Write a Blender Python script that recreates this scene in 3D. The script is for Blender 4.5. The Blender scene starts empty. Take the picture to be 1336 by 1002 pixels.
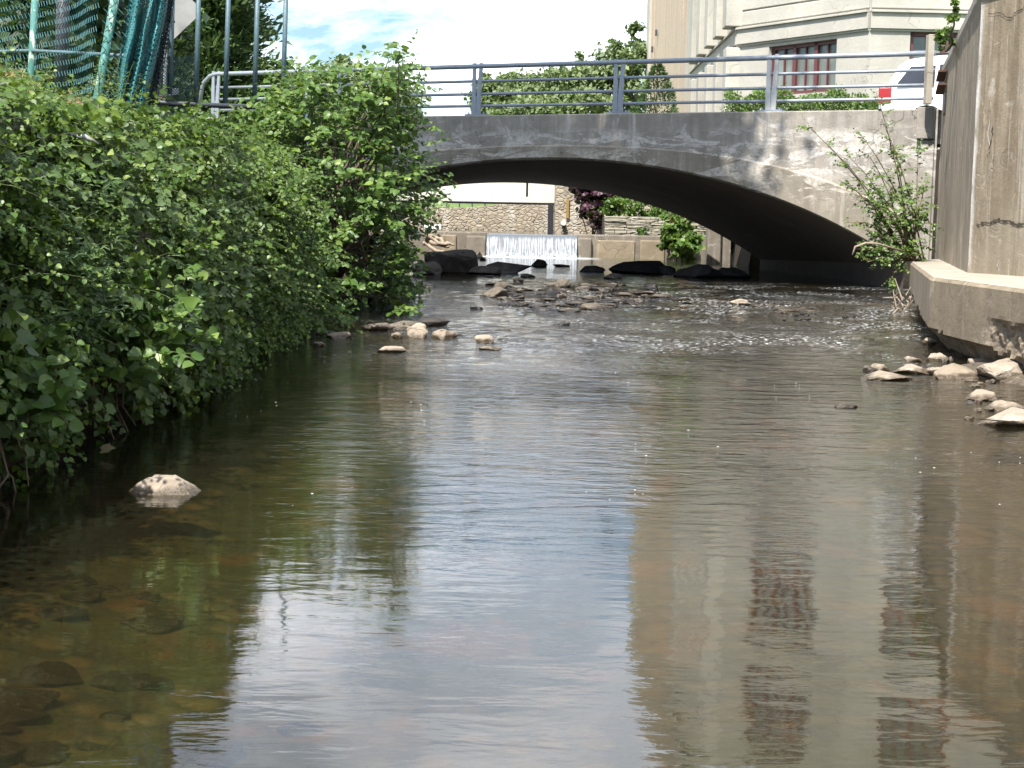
import bpy, bmesh, math, random
import numpy as np
from mathutils import Vector, Matrix, noise as mnoise
R = math.radians
rng = np.random.default_rng(7); random.seed(7)
scn = bpy.context.scene
COL = scn.collection
# ---------------------------------------------------------------- camera
F = 2000.0; EYE = Vector((0, 0, 1.5))
RM = (Matrix.Rotation(R(90 - 6.13), 3, 'X') @ Matrix.Rotation(R(1.1), 3, 'Z'))
cam = bpy.data.cameras.new('camera'); co = bpy.data.objects.new('camera', cam); COL.objects.link(co)
co.matrix_world = Matrix.Translation(EYE) @ RM.to_4x4()
cam.sensor_width = 36; cam.lens = F / 1336 * 36; cam.clip_end = 3000; cam.clip_start = 0.05
scn.camera = co
def ray(px, py): return RM @ Vector(((px - 668) / F, -(py - 501) / F, -1))
def P(px, py, Y):
    d = ray(px, py); return EYE + d * (Y / d.y)
def smooth(a, b, x):
    t = min(1, max(0, (x - a) / (b - a))); return t * t * (3 - 2 * t)
def W(Y):
    return 0.37 * min(1, max(0, (Y - 8) / 19.0)) + 0.03 * smooth(27, 45, Y)
def G(px, py, dz=0.0):
    d = ray(px, py); z = 0
    for _ in range(30):
        p = EYE + d * ((z - EYE.z) / d.z); z = 0.5 * z + 0.5 * (W(p.y) + dz)
    return p
def GZ(px, py, z):
    d = ray(px, py); return EYE + d * ((z - EYE.z) / d.z)
def on_line(px, p0, p1):
    """u in metres along the plan line p0->p1 where pixel column px (near the horizon) meets it"""
    d = ray(px, 150); a = Vector(p0[:2]); b = Vector(p1[:2]); e = (b - a).normalized()
    # a + u e = k d.xy
    det = e.x * (-d.y) - e.y * (-d.x)
    return ((-a.x) * (-d.y) - (-a.y) * (-d.x)) / det

# ---------------------------------------------------------------- tagging / linking
def tag(o, label=None, cat=None, group=None, kind=None):
    if label: o['label'] = label
    if cat: o['category'] = cat
    if group: o['group'] = group
    if kind: o['kind'] = kind
    return o
def empty(name, loc=(0, 0, 0), label=None, cat=None, group=None, rz=0):
    o = bpy.data.objects.new(name, None); COL.objects.link(o); o.location = loc; o.rotation_euler = (0, 0, rz)
    o.empty_display_size = 0.1
    return tag(o, label, cat, group)
class MB:
    def __init__(s): s.v = []; s.f = []
    def add(s, vs, fs):
        n = len(s.v); s.v += [tuple(v) for v in vs]; s.f += [tuple(i + n for i in f) for f in fs]
    def box(s, c, size, rz=0, mat=None):
        M = Matrix.Rotation(rz, 3, 'Z') if mat is None else mat
        vs = []
        for dx in (-.5, .5):
            for dy in (-.5, .5):
                for dz in (-.5, .5):
                    vs.append(Vector(c) + M @ Vector((dx * size[0], dy * size[1], dz * size[2])))
        s.add(vs, [(0, 1, 3, 2), (4, 6, 7, 5), (0, 4, 5, 1), (2, 3, 7, 6), (0, 2, 6, 4), (1, 5, 7, 3)])
    def bar(s, a, b, w, h, up=(0, 0, 1)):
        a = Vector(a); b = Vector(b); d = (b - a); L = d.length; d.normalize()
        x = d.cross(Vector(up)).normalized(); z = x.cross(d).normalized()
        M = Matrix((x, d, z)).transposed(); s.box((a + b) / 2, (w, L, h), mat=M)
    def tube(s, pts, rad, n=8, cap=True):
        pts = [Vector(p) for p in pts]
        if not hasattr(rad, '__len__'): rad = [rad] * len(pts)
        vs = []; px = None
        for i, p in enumerate(pts):
            t = (pts[min(i + 1, len(pts) - 1)] - pts[max(i - 1, 0)]).normalized()
            if px is None:
                a = Vector((0, 0, 1)) if abs(t.z) < .9 else Vector((1, 0, 0)); x = t.cross(a).normalized()
            else:
                x = (px - t * px.dot(t)).normalized()
            px = x; y = t.cross(x)
            for k in range(n):
                a = 2 * math.pi * k / n; vs.append(p + (x * math.cos(a) + y * math.sin(a)) * rad[i])
        fs = []
        for i in range(len(pts) - 1):
            for k in range(n):
                fs.append((i * n + k, i * n + (k + 1) % n, (i + 1) * n + (k + 1) % n, (i + 1) * n + k))
        if cap: fs += [tuple(range(n - 1, -1, -1)), tuple(range((len(pts) - 1) * n, len(pts) * n))]
        s.add(vs, fs)
    def prism(s, poly, z0, z1):
        n = len(poly)
        s.add([(p[0], p[1], z0) for p in poly] + [(p[0], p[1], z1) for p in poly],
              [tuple(range(n - 1, -1, -1)), tuple(range(n, 2 * n))] + [(i, (i + 1) % n, n + (i + 1) % n, n + i) for i in range(n)])
    def grid(s, rows):
        m = len(rows[0]); vs = [v for r in rows for v in r]
        s.add(vs, [(i * m + j, i * m + j + 1, (i + 1) * m + j + 1, (i + 1) * m + j) for i in range(len(rows) - 1) for j in range(m - 1)])
    def build(s, name, mat, parent=None, smooth=False, bevel=0, **kw):
        me = bpy.data.meshes.new(name); me.from_pydata(s.v, [], s.f); me.validate()
        if bevel or not smooth:
            pass
        bm = bmesh.new(); bm.from_mesh(me); bmesh.ops.recalc_face_normals(bm, faces=bm.faces); bm.to_mesh(me); bm.free()
        return link(name, me, mat, parent, smooth, bevel, **kw)
def link(name, me, mat, parent=None, smooth=False, bevel=0, **kw):
    if smooth: me.shade_smooth()
    me.materials.append(mat)
    o = bpy.data.objects.new(name, me); COL.objects.link(o)
    if parent is not None:
        o.parent = parent; o.matrix_parent_inverse = parent.matrix_basis.inverted()
    if bevel:
        m = o.modifiers.new('bevel', 'BEVEL'); m.width = bevel; m.segments = 2; m.limit_method = 'ANGLE'
    tag(o, **kw); return o

# ---------------------------------------------------------------- materials
class N:
    def __init__(s, name):
        s.m = bpy.data.materials.new(name); s.m.use_nodes = True; s.t = s.m.node_tree; s.t.nodes.clear()
        s.out = s.n('ShaderNodeOutputMaterial')
    def n(s, typ, ins=None, **props):
        nd = s.t.nodes.new(typ)
        for k, v in props.items(): setattr(nd, k, v)
        for k, v in (ins or {}).items(): s.set(nd.inputs[k], v)
        return nd
    def set(s, sock, v):
        if isinstance(v, bpy.types.NodeSocket): s.t.links.new(v, sock)
        elif isinstance(v, bpy.types.Node): s.t.links.new(v.outputs[0], sock)
        else:
            if sock.type == 'RGBA' and hasattr(v, '__len__') and len(v) == 3: v = (*v, 1)
            sock.default_value = v
    def pos(s, scale=(1, 1, 1), loc=(0, 0, 0), rot=(0, 0, 0)):
        tc = s.n('ShaderNodeTexCoord'); return s.n('ShaderNodeMapping', {'Vector': tc.outputs['Object'], 'Scale': scale, 'Location': loc, 'Rotation': rot}).outputs[0]
    def noise(s, scale, detail=5, rough=.55, vec=None, dist=0):
        return s.n('ShaderNodeTexNoise', {'Vector': vec or s.pos(), 'Scale': scale, 'Detail': detail, 'Roughness': rough, 'Distortion': dist}).outputs[0]
    def vor(s, scale, vec=None, feature='F1', out=0, rand=1):
        return s.n('ShaderNodeTexVoronoi', {'Vector': vec or s.pos(), 'Scale': scale, 'Randomness': rand}, feature=feature).outputs[out]
    def ramp(s, x, a, b, lo=0., hi=1.):
        return s.n('ShaderNodeMapRange', {0: x, 1: a, 2: b, 3: lo, 4: hi}, clamp=True).outputs[0]
    def math(s, op, a, b=0.0, c=0.0, clamp=False):
        return s.n('ShaderNodeMath', {0: a, 1: b, 2: c}, operation=op, use_clamp=clamp).outputs[0]
    def mix(s, f, a, b, mode='MIX'):
        nd = s.n('ShaderNodeMix', data_type='RGBA', blend_type=mode, clamp_factor=True)
        s.set(nd.inputs[0], f); s.set(nd.inputs[6], a); s.set(nd.inputs[7], b); return nd.outputs[2]
    def bump(s, h, dist=.01, strength=1, normal=None):
        nd = s.n('ShaderNodeBump', {'Height': h, 'Distance': dist, 'Strength': strength})
        if normal is not None: s.set(nd.inputs['Normal'], normal)
        return nd.outputs[0]
    def bsdf(s, col, rough=.8, normal=None, **ins):
        nd = s.n('ShaderNodeBsdfPrincipled', {'Base Color': col, 'Roughness': rough})
        for k, v in ins.items(): s.set(nd.inputs[k.replace('_', ' ')], v)
        if normal is not None: s.set(nd.inputs['Normal'], normal)
        return nd.outputs[0]
    def done(s, sh): s.set(s.out.inputs[0], sh); return s.m

def concrete(name, base, dark, light, streak=.6, crack=.6, patch=.4, boards=0, sc=1.0, corner=None, spall=None):
    m = N(name)
    big = m.ramp(m.noise(.55 * sc, 6, .65), .35, .68)
    mid = m.ramp(m.noise(2.3 * sc, 8, .7, dist=.4), .38, .66)
    c = m.mix(big, base, [x * .66 for x in base])
    c = m.mix(m.math('MULTIPLY', mid, .7), c, dark)
    st = m.ramp(m.noise(1.0, 6, .7, vec=m.pos((5.2 * sc, 5.2 * sc, .28))), .46, .66)
    st2 = m.ramp(m.noise(1.0, 5, .7, vec=m.pos((3.1 * sc, 3.1 * sc, .22), (7, 3, 2))), .58, .72)
    c = m.mix(m.math('MULTIPLY', st, streak), c, dark)
    c = m.mix(m.math('MULTIPLY', st2, streak * .85), c, light)
    pt = m.ramp(m.noise(1.6 * sc, 9, .72, vec=m.pos(loc=(3, 9, 1)), dist=1.2), .56, .63)
    c = m.mix(m.math('MULTIPLY', pt, patch), c, light)
    wv = m.n('ShaderNodeVectorMath', {0: m.pos(), 1: m.n('ShaderNodeTexNoise', {'Scale': 2.5, 'Detail': 6, 'Vector': m.pos()}).outputs[1]}, operation='ADD').outputs[0]
    vd = m.vor(.55 * sc, vec=wv, feature='DISTANCE_TO_EDGE')
    ck = m.math('MULTIPLY', m.ramp(vd, .0, .006, 1, 0), m.ramp(m.noise(.7, 2, vec=m.pos(loc=(1, 5, 4))), .54, .60))
    c = m.mix(m.math('MULTIPLY', ck, crack), c, [x * .3 for x in dark])
    if corner:
        b3 = m.ramp(m.noise(1, 5, .65, vec=m.pos((1.3, 1.3, .35), (9, 2, 0))), .45, .62); c = m.mix(m.math('MULTIPLY', b3, .6), c, dark)
        b4 = m.ramp(m.noise(1, 7, .7, vec=m.pos((12, 12, .5), (3, 6, 0))), .56, .68); c = m.mix(m.math('MULTIPLY', b4, .5), c, light)
        b5 = m.ramp(m.noise(1, 7, .75, vec=m.pos((4, 4, 1.8), (3, 1, 7)), dist=1.5), .60, .66); c = m.mix(m.math('MULTIPLY', b5, .7), c, (.46, .37, .26))
    if spall:
        zz_ = m.n('ShaderNodeSeparateXYZ', {0: m.pos()}).outputs[2]; sn = m.noise(1, 8, .72, vec=m.pos((1.1, 1.1, 3.6), (4, 4, 0)), dist=.7)
        bd = m.math('MULTIPLY', m.ramp(zz_, spall[0], spall[0] + .15), m.ramp(zz_, spall[1] - .2, spall[1], 1, 0)); sp = m.math('MULTIPLY', m.ramp(sn, .49, .53), bd)
        c = m.mix(m.math('MULTIPLY', sp, .85), c, m.mix(m.ramp(m.noise(16, 5), .35, .65), light, base))
        ed = m.math('MULTIPLY', m.ramp(m.math('ABSOLUTE', m.math('SUBTRACT', sn, .495)), .0, .008, 1, 0), bd); c = m.mix(m.math('MULTIPLY', ed, .7), c, [x * .4 for x in dark])
        top = m.math('MULTIPLY', m.ramp(zz_, 3.15, 3.5), m.ramp(m.noise(1, 6, .7, vec=m.pos((1.6, 1.6, 2.5), (1, 8, 0))), .50, .66)); c = m.mix(m.math('MULTIPLY', top, .75), c, dark)
    if corner:
        xyz = m.n('ShaderNodeSeparateXYZ', {0: m.pos()}); off = m.math('ADD', m.math('ABSOLUTE', m.math('SUBTRACT', xyz.outputs[1], corner)), m.math('MULTIPLY', m.noise(1, 5, .7, vec=m.pos((4, 4, 1.1))), .16))
        br = m.ramp(m.noise(1, 6, .75, vec=m.pos((5, 5, 1.6), (2, 2, 2))), .36, .52)
        c = m.mix(m.math('MULTIPLY', m.math('MULTIPLY', m.ramp(off, .10, .17, 1, 0), br), .95), c, (.62, .60, .57))
        lowz = m.math('MULTIPLY', m.ramp(xyz.outputs[2], 2.2, 1.2), m.ramp(m.noise(1.2, 5), .4, .6)); c = m.mix(m.math('MULTIPLY', lowz, .5), c, (.24, .215, .165))
    fine = m.noise(38, 6, .7)
    c = m.mix(m.ramp(fine, .35, .75, 0, .35), c, [x * .6 for x in base])
    h = m.math('ADD', m.math('MULTIPLY', m.noise(9 * sc, 8, .7), .6), m.math('MULTIPLY', fine, .25))
    h = m.math('SUBTRACT', h, m.math('MULTIPLY', ck, .8)); h = m.math('SUBTRACT', h, m.math('MULTIPLY', pt, .35 * patch))
    if boards:
        z = m.n('ShaderNodeSeparateXYZ', {0: m.pos()}).outputs[2]
        g = m.math('ABSOLUTE', m.math('SUBTRACT', m.math('FRACT', m.math('MULTIPLY', z, boards)), .5))
        ln = m.ramp(g, .47, .49); h = m.math('SUBTRACT', h, m.math('MULTIPLY', ln, .5))
        c = m.mix(m.math('MULTIPLY', ln, .35), c, dark)
    return m.done(m.bsdf(c, .9, m.bump(h, .018)))
def plain(name, col, rough=.6, var=.25, sc=6., metal=0., bump=.002):
    m = N(name); n = m.noise(sc, 6, .65)
    c = m.mix(m.ramp(n, .35, .7), col, [x * (1 - var) for x in col])
    return m.done(m.bsdf(c, rough, m.bump(m.noise(sc * 5, 4), bump), Metallic=metal))
def leafmat(name, cols, trans=.35, gloss=.42, var_sc=1.4):
    m = N(name)
    geo = m.n('ShaderNodeNewGeometry'); r = geo.outputs['Random Per Island']
    cr = m.n('ShaderNodeValToRGB', {0: r}); e = cr.color_ramp.elements
    while len(e) < len(cols): e.new(.5)
    for i, (p, c) in enumerate(cols): e[i].position = p; e[i].color = (*c, 1)
    big = m.noise(var_sc, 3)
    c = m.mix(m.ramp(big, .3, .7), cr.outputs[0], m.mix(.5, cr.outputs[0], [x * .8 for x in cols[0][1]]))
    back = m.mix(geo.outputs['Backfacing'], c, m.mix(.35, c, (.12, .17, .09)))
    p = m.bsdf(back, gloss, None, **{'Specular_IOR_Level': .45})
    tr = m.n('ShaderNodeBsdfTranslucent', {'Color': m.mix(.5, c, (.16, .26, .02))})
    return m.done(m.n('ShaderNodeMixShader', {0: trans, 1: p, 2: tr.outputs[0]}).outputs[0])
def stonewall(name, base, mortar, scx=5.0, scz=8.0, alg='V'):
    m = N(name)
    n3 = m.n('ShaderNodeTexNoise', {'Scale': 3.0, 'Detail': 3, 'Vector': m.pos()}).outputs[1]
    v = m.n('ShaderNodeVectorMath', {0: m.pos((scx, scx, scz)), 1: m.n('ShaderNodeVectorMath', {0: n3, 3: .7}, operation='SCALE').outputs[0]}, operation='ADD').outputs[0]
    de = m.vor(1, v, 'DISTANCE_TO_EDGE'); cc = m.n('ShaderNodeTexVoronoi', {'Vector': v, 'Scale': 1}).outputs[1]
    g = m.n('ShaderNodeSeparateColor', {0: cc}).outputs[0]
    c = m.mix(g, base, [x * .62 for x in base]); c = m.mix(m.ramp(m.noise(7, 5), .4, .7, 0, .6), c, [base[0] * .75, base[1] * .7, base[2] * .6])
    c = m.mix(m.ramp(de, .01, .06, .6, 0), c, mortar)
    c = m.mix(m.ramp(m.noise(1, 5, vec=m.pos((2, 2, .4), (4, 1, 1))), .55, .7, 0, .6), c, (.5, .47, .42))
    h = m.math('ADD', m.ramp(de, 0, .15), m.math('MULTIPLY', m.noise(12, 5), .4))
    return m.done(m.bsdf(c, .92, m.bump(h, .03)))

M_ = {}
M_['bridge'] = concrete('bridge_concrete', (.38, .35, .305), (.17, .152, .13), (.58, .56, .54), streak=.8, crack=.6, patch=.5, spall=(2.35, 3.35))
M_['ring'] = concrete('arch_concrete', (.33, .295, .24), (.15, .13, .10), (.54, .51, .46), streak=.75, crack=.5, patch=.5, spall=(1.9, 3.0))
M_['soffit'] = concrete('soffit_concrete', (.115, .095, .078), (.06, .05, .042), (.15, .14, .13), streak=.3, patch=.25)  # much darker than the face: shade under the arch put into the colour
M_['wall'] = concrete('wall_concrete', (.36, .295, .21), (.14, .105, .066), (.60, .55, .48), streak=.95, crack=.5, patch=.5, corner=18.2)
M_['lime'] = concrete('lime_deposit', (.66, .64, .60), (.5, .47, .42), (.75, .74, .72), patch=.4, crack=0)
M_['plinth'] = concrete('plinth_concrete', (.285, .23, .16), (.15, .12, .08), (.48, .43, .35), streak=.45, crack=.5, patch=.35)
M_['weir'] = concrete('weir_concrete', (.22, .19, .155), (.10, .085, .065), (.4, .38, .34), streak=.5, patch=.6)
M_['concrete_pale'] = concrete('pale_concrete', (.40, .36, .30), (.24, .20, .15), (.55, .52, .46), streak=.1, patch=.3)
M_['cream'] = concrete('cream_masonry', (.49, .47, .415), (.38, .36, .31), (.58, .56, .52), streak=.12, crack=0, patch=.15)
M_['cream2'] = concrete('smooth_masonry', (.47, .45, .40), (.37, .35, .31), (.57, .55, .51), streak=.12, crack=0, patch=.15)
M_['white_beam'] = concrete('white_beam', (.74, .72, .64), (.6, .57, .5), (.8, .79, .75), streak=.15, crack=0, patch=.1)
M_['stone'] = stonewall('rubble_stone', (.38, .33, .26), (.25, .22, .18))
M_['slabstone'] = stonewall('stacked_stone', (.33, .30, .25), (.08, .07, .06), 1.2, 9)
M_['metal'] = plain('grey_paint', (.27, .30, .345), .42, .2, 14, .25)
M_['metal_light'] = plain('pale_grey_metal', (.40, .41, .41), .45, .2, 14, .3)
M_['teal'] = plain('teal_paint', (.032, .12, .135), .5, .5, 30)
M_['bluegrey'] = plain('bluegrey_paint', (.085, .15, .18), .5, .45, 25)
M_['dark'] = plain('dark_metal', (.05, .055, .065), .5, .3, 20)
M_['rust'] = plain('rust', (.10, .045, .03), .85, .5, 25)
M_['red'] = plain('red_frame', (.11, .035, .038), .5, .15, 5)
M_['white_car'] = plain('white_car_paint', (.80, .80, .82), .22, .02, 3, 0, 0)
M_['rubber'] = plain('rubber', (.02, .02, .02), .8)
M_['black'] = plain('black_trim', (.015, .015, .018), .5)
M_['bark'] = plain('bark', (.13, .10, .07), .9, .5, 20, 0, .01)
M_['twig'] = plain('twig', (.20, .15, .09), .9, .4, 20)
M_['greystem'] = plain('green_stem', (.10, .13, .05), .8, .4, 20)
M_['driftwood'] = plain('driftwood', (.36, .29, .22), .9, .5, 20, 0, .01)
M_['asphalt'] = plain('asphalt', (.055, .055, .058), .9, .25, 4)
M_['paving'] = plain('pavement', (.35, .33, .30), .9, .25, 2)
M_['white_plastic'] = plain('white_foam', (.8, .8, .8), .6, .1)
M_['yellow'] = plain('yellow_paint', (.27, .18, .06), .6, .3)
M_['pink'] = plain('pink_stone', (.5, .28, .2), .8, .3)
M_['sign'] = plain('sign_back', (.36, .35, .34), .5, .2, 3, .2)
M_['soil'] = plain('soil', (.055, .045, .03), .95, .5, 5, 0, .03)
def flake_post():
    m = N('flaking_green_paint'); n = m.noise(22, 7, .7, vec=m.pos((1, 1, .4)))
    c = m.mix(m.ramp(n, .53, .58), (.05, .17, .15), (.36, .41, .35))
    return m.done(m.bsdf(c, .7, m.bump(n, .004)))
M_['flake'] = flake_post()
def glassmat(name, col):
    m = N(name); return m.done(m.bsdf(m.mix(m.ramp(m.noise(.8, 2), .4, .6), col, [x * .6 for x in col]), .06, None, Specular_IOR_Level=.8))
M_['glass'] = glassmat('window_glass', (.20, .22, .20)); M_['car_glass'] = glassmat('car_glass', (.02, .022, .03))
M_['tail'] = plain('tail_lamp_red', (.33, .02, .025), .2, .1)
def brickmat():
    m = N('tan_brick'); v = m.n('ShaderNodeSeparateXYZ', {0: m.pos()})
    vec = m.n('ShaderNodeCombineXYZ', {0: v.outputs[1], 1: v.outputs[2]}).outputs[0]
    b = m.n('ShaderNodeTexBrick', {'Vector': vec, 'Color1': (.45, .335, .25, 1), 'Color2': (.36, .27, .205, 1), 'Mortar': (.42, .35, .29, 1), 'Scale': 3.2, 'Mortar Size': .014})
    c = m.mix(m.ramp(m.noise(1, 5, vec=m.pos((1.4, 1.4, .2))), .4, .7, 0, .6), b.outputs[0], (.52, .42, .33))
    return m.done(m.bsdf(c, .9))
M_['brick'] = brickmat()
def rockmat(name, base, alt, wet=.35):
    m = N(name); c = m.mix(m.ramp(m.noise(5, 7, .7), .35, .68), base, alt)
    oi = m.n('ShaderNodeObjectInfo').outputs['Random']
    c = m.mix(m.math('MULTIPLY', oi, .5), c, [alt[0] * .8, alt[1] * .72, alt[2] * .6])
    c = m.mix(m.ramp(m.noise(30, 5), .5, .75, 0, .5), c, [x * .5 for x in base])
    c = m.mix(m.ramp(m.noise(2.2, 5, vec=m.pos(loc=(5, 5, 5))), .56, .66, 0, .7), c, [x * 1.25 for x in base])
    wp_ = m.n('ShaderNodeSeparateXYZ', {0: m.n('ShaderNodeNewGeometry').outputs['Position']})
    lvl = m.math('SUBTRACT', wp_.outputs[2], m.math('MULTIPLY', m.ramp(wp_.outputs[1], 8, 27), .38))
    wetm = m.ramp(m.math('SUBTRACT', lvl, m.math('MULTIPLY', m.noise(14, 3), .05)), -.005, .018, 1, 0)
    c = m.mix(wetm, c, m.mix(1.0, c, (.30, .27, .22), 'MULTIPLY')); ro = m.ramp(wetm, 0, 1, .85, .25)
    return m.done(m.bsdf(c, ro, m.bump(m.math('ADD', m.noise(9, 7, .7), m.math('MULTIPLY', m.noise(50, 4), .3)), .025)))
M_['rock'] = rockmat('dry_rock', (.35, .30, .24), (.22, .18, .135))
M_['rock_wet'] = rockmat('wet_rock', (.16, .135, .105), (.085, .07, .055))
M_['rock_dark'] = rockmat('dark_rock', (.055, .046, .04), (.02, .018, .016))  # near-black copy of the rock; shade under the bridge is put into it
M_['aggregate'] = rockmat('rough_aggregate', (.36, .30, .22), (.10, .08, .06))
def bedmat():
    m = N('river_bed')
    a = m.vor(7.0, m.pos((1, 1, 1))); cc = m.n('ShaderNodeTexVoronoi', {'Vector': m.pos(), 'Scale': 7.}).outputs[1]
    g = m.n('ShaderNodeSeparateColor', {0: cc}).outputs[0]
    c = m.mix(g, (.17, .12, .06), (.07, .055, .028)); c = m.mix(m.ramp(a, .35, .6), c, (.035, .028, .012))
    c = m.mix(m.ramp(m.noise(1.1, 6, .6, dist=.6), .42, .60), c, (.060, .062, .018))
    c = m.mix(m.ramp(m.noise(2.1, 5, vec=m.pos((1, .6, 1), (4, 2, 0))), .56, .66), c, (.17, .085, .035))
    return m.done(m.bsdf(c, .9, m.bump(m.math('SUBTRACT', m.noise(9, 6), a), .03)))
M_['bed'] = bedmat()
def gravelmat():
    m = N('wet_gravel'); a = m.vor(22.0); g = m.n('ShaderNodeSeparateColor', {0: m.n('ShaderNodeTexVoronoi', {'Vector': m.pos(), 'Scale': 22.}).outputs[1]}).outputs[0]
    c = m.mix(g, (.17, .135, .095), (.06, .048, .035)); c = m.mix(m.ramp(m.noise(1.5, 5), .4, .65), c, (.075, .058, .038))
    return m.done(m.bsdf(c, .8, m.bump(m.math('SUBTRACT', m.noise(9, 6), a), .03)))
M_['gravel'] = gravelmat()
def grassmat():
    m = N('grass_ground'); c = m.mix(m.ramp(m.noise(1.2, 7, .7), .35, .65), (.06, .11, .02), (.13, .19, .05))
    return m.done(m.bsdf(c, .95, m.bump(m.noise(20, 6), .05)))
M_['grass'] = grassmat()
def watermat(name, foam=1.0, still=1.0):
    m = N(name)
    geo = m.n('ShaderNodeNewGeometry'); p = m.n('ShaderNodeSeparateXYZ', {0: geo.outputs['Position']}); X, Y = p.outputs[0], p.outputs[1]
    def nz(sx, sy, detail=2, loc=(0, 0, 0), dist=0.0, rot=0): return m.noise(1.0, detail, .5, vec=m.n('ShaderNodeMapping', {'Vector': geo.outputs['Position'], 'Scale': (sx, sy, 0), 'Location': loc, 'Rotation': (0, 0, rot)}).outputs[0], dist=dist)
    # how rough the surface runs: smooth near pool, choppy towards the riffle
    far = m.ramp(Y, 6.5, 10.5); riff = m.ramp(Y, 13, 17); beyond = m.ramp(Y, 27, 32, 1, .35)
    pat = m.ramp(nz(.5, .35, 3, (3, 1, 0)), .42, .62)
    pat2 = m.ramp(nz(.9, .7, 3, (9, 4, 0)), .50, .66)
    left = m.ramp(X, -2.4, -.6, .35, 1)
    h1 = m.math('MULTIPLY', nz(2.0, 5.5, 3, (0, 0, 0), .4), .026)
    h2 = m.math('MULTIPLY', nz(5.5, 13, 4, (2, 0, 0), 1.1, .16), .0062)
    h3 = m.math('MULTIPLY', nz(16, 30, 3, (2, 7, 0), .3, -.1), .0022)
    h4 = m.math('MULTIPLY', nz(12, 15, 4, (2, 7, 0), .8), .030)
    amp = m.math('MULTIPLY', m.math('ADD', m.math('MULTIPLY', far, m.math('ADD', .45, m.math('MULTIPLY', pat, .75))), m.math('ADD', .05, m.math('MULTIPLY', pat2, .12))), left)
    amp = m.math('MULTIPLY', amp, beyond); amp = m.math('MULTIPLY', amp, still)
    h = m.math('ADD', m.math('MULTIPLY', h1, m.math('ADD', .07, m.math('MULTIPLY', amp, .5))), m.math('MULTIPLY', h2, amp))
    h = m.math('ADD', h, m.math('MULTIPLY', h3, m.math('ADD', .05, amp)))
    rf = m.math('MULTIPLY', m.math('MULTIPLY', riff, m.math('ADD', .35, pat)), beyond)
    h = m.math('ADD', h, m.math('MULTIPLY', h4, m.math('MULTIPLY', rf, still)))
    nrm = m.bump(h, 1.0)
    gl = m.n('ShaderNodeBsdfGlossy', {'Roughness': .03, 'Normal': nrm, 'Color': (.95, .96, .97, 1)}).outputs[0]
    tr = m.n('ShaderNodeBsdfTransparent', {'Color': (.52, .47, .31, 1)}).outputs[0]
    silt = m.n('ShaderNodeBsdfDiffuse', {'Color': (.060, .054, .032, 1)}).outputs[0]
    body = m.n('ShaderNodeMixShader', {0: .14, 1: tr, 2: silt}).outputs[0]
    fr = m.n('ShaderNodeFresnel', {'IOR': 1.42, 'Normal': nrm}).outputs[0]
    fr = m.math('MINIMUM', m.math('MULTIPLY', fr, 1.15), .96)
    w = m.n('ShaderNodeMixShader', {0: fr, 1: body, 2: gl}).outputs[0]
    # white flecks in the riffle: foam, plus sparkle glints painted as white
    fz = m.ramp(nz(15, 26, 5, (1, 1, 0), .5), .585, .645); zone = m.ramp(nz(.6, .8, 4, (6, 3, 0), 1.0), .47, .60)
    win = m.math('MULTIPLY', m.ramp(Y, 13.5, 17.5), m.ramp(Y, 26, 30, 1, .15))
    side = m.ramp(X, -1.2, .8, .25, 1)
    fo = m.math('MULTIPLY', m.math('MULTIPLY', m.math('MULTIPLY', fz, zone), m.math('MULTIPLY', win, side)), .75 * foam)
    fb = m.ramp(Y, 43.0, 45.6); fo = m.math('MAXIMUM', fo, m.math('MULTIPLY', m.math('MULTIPLY', m.math('MULTIPLY', fb, m.ramp(nz(3, 3, 4), .35, .5)), m.math('MULTIPLY', m.ramp(X, -1.3, -.7), m.ramp(X, 1.8, 2.6, 1, 0))), .85 * foam))
    white = m.n('ShaderNodeBsdfDiffuse', {'Color': (.75, .77, .78, 1)}).outputs[0]
    return m.done(m.n('ShaderNodeMixShader', {0: fo, 1: w, 2: white}).outputs[0])
M_['water'] = watermat('river_water'); M_['pool'] = watermat('pool_water', 0.0, .12)
def fallmat():
    m = N('falling_water'); n = m.ramp(m.noise(1, 6, .7, vec=m.pos((26, 0, 1.6))), .46, .62)
    z = m.n('ShaderNodeSeparateXYZ', {0: m.pos()}).outputs[2]
    n = m.math('MAXIMUM', m.math('MULTIPLY', n, m.ramp(z, 1.0, .90)), m.math('MULTIPLY', m.ramp(z, .60, .42), m.ramp(m.noise(18, 5), .44, .6)))
    c = m.mix(n, (.11, .125, .145), (.46, .49, .52)); r = m.ramp(n, 0, 1, .1, .5)
    return m.done(m.bsdf(c, r, m.bump(m.noise(1, 6, .7, vec=m.pos((30, 0, 3))), .04), Specular_IOR_Level=.6))
M_['fall'] = fallmat()
G1 = [(0, (.034, .070, .008)), (.45, (.065, .125, .012)), (.8, (.115, .185, .02)), (1, (.20, .27, .035))]
G2 = [(0, (.055, .115, .02)), (.5, (.10, .18, .035)), (.85, (.16, .25, .06)), (1, (.27, .34, .08))]
G3 = [(0, (.10, .18, .02)), (.6, (.16, .28, .03)), (1, (.30, .38, .05))]
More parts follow.
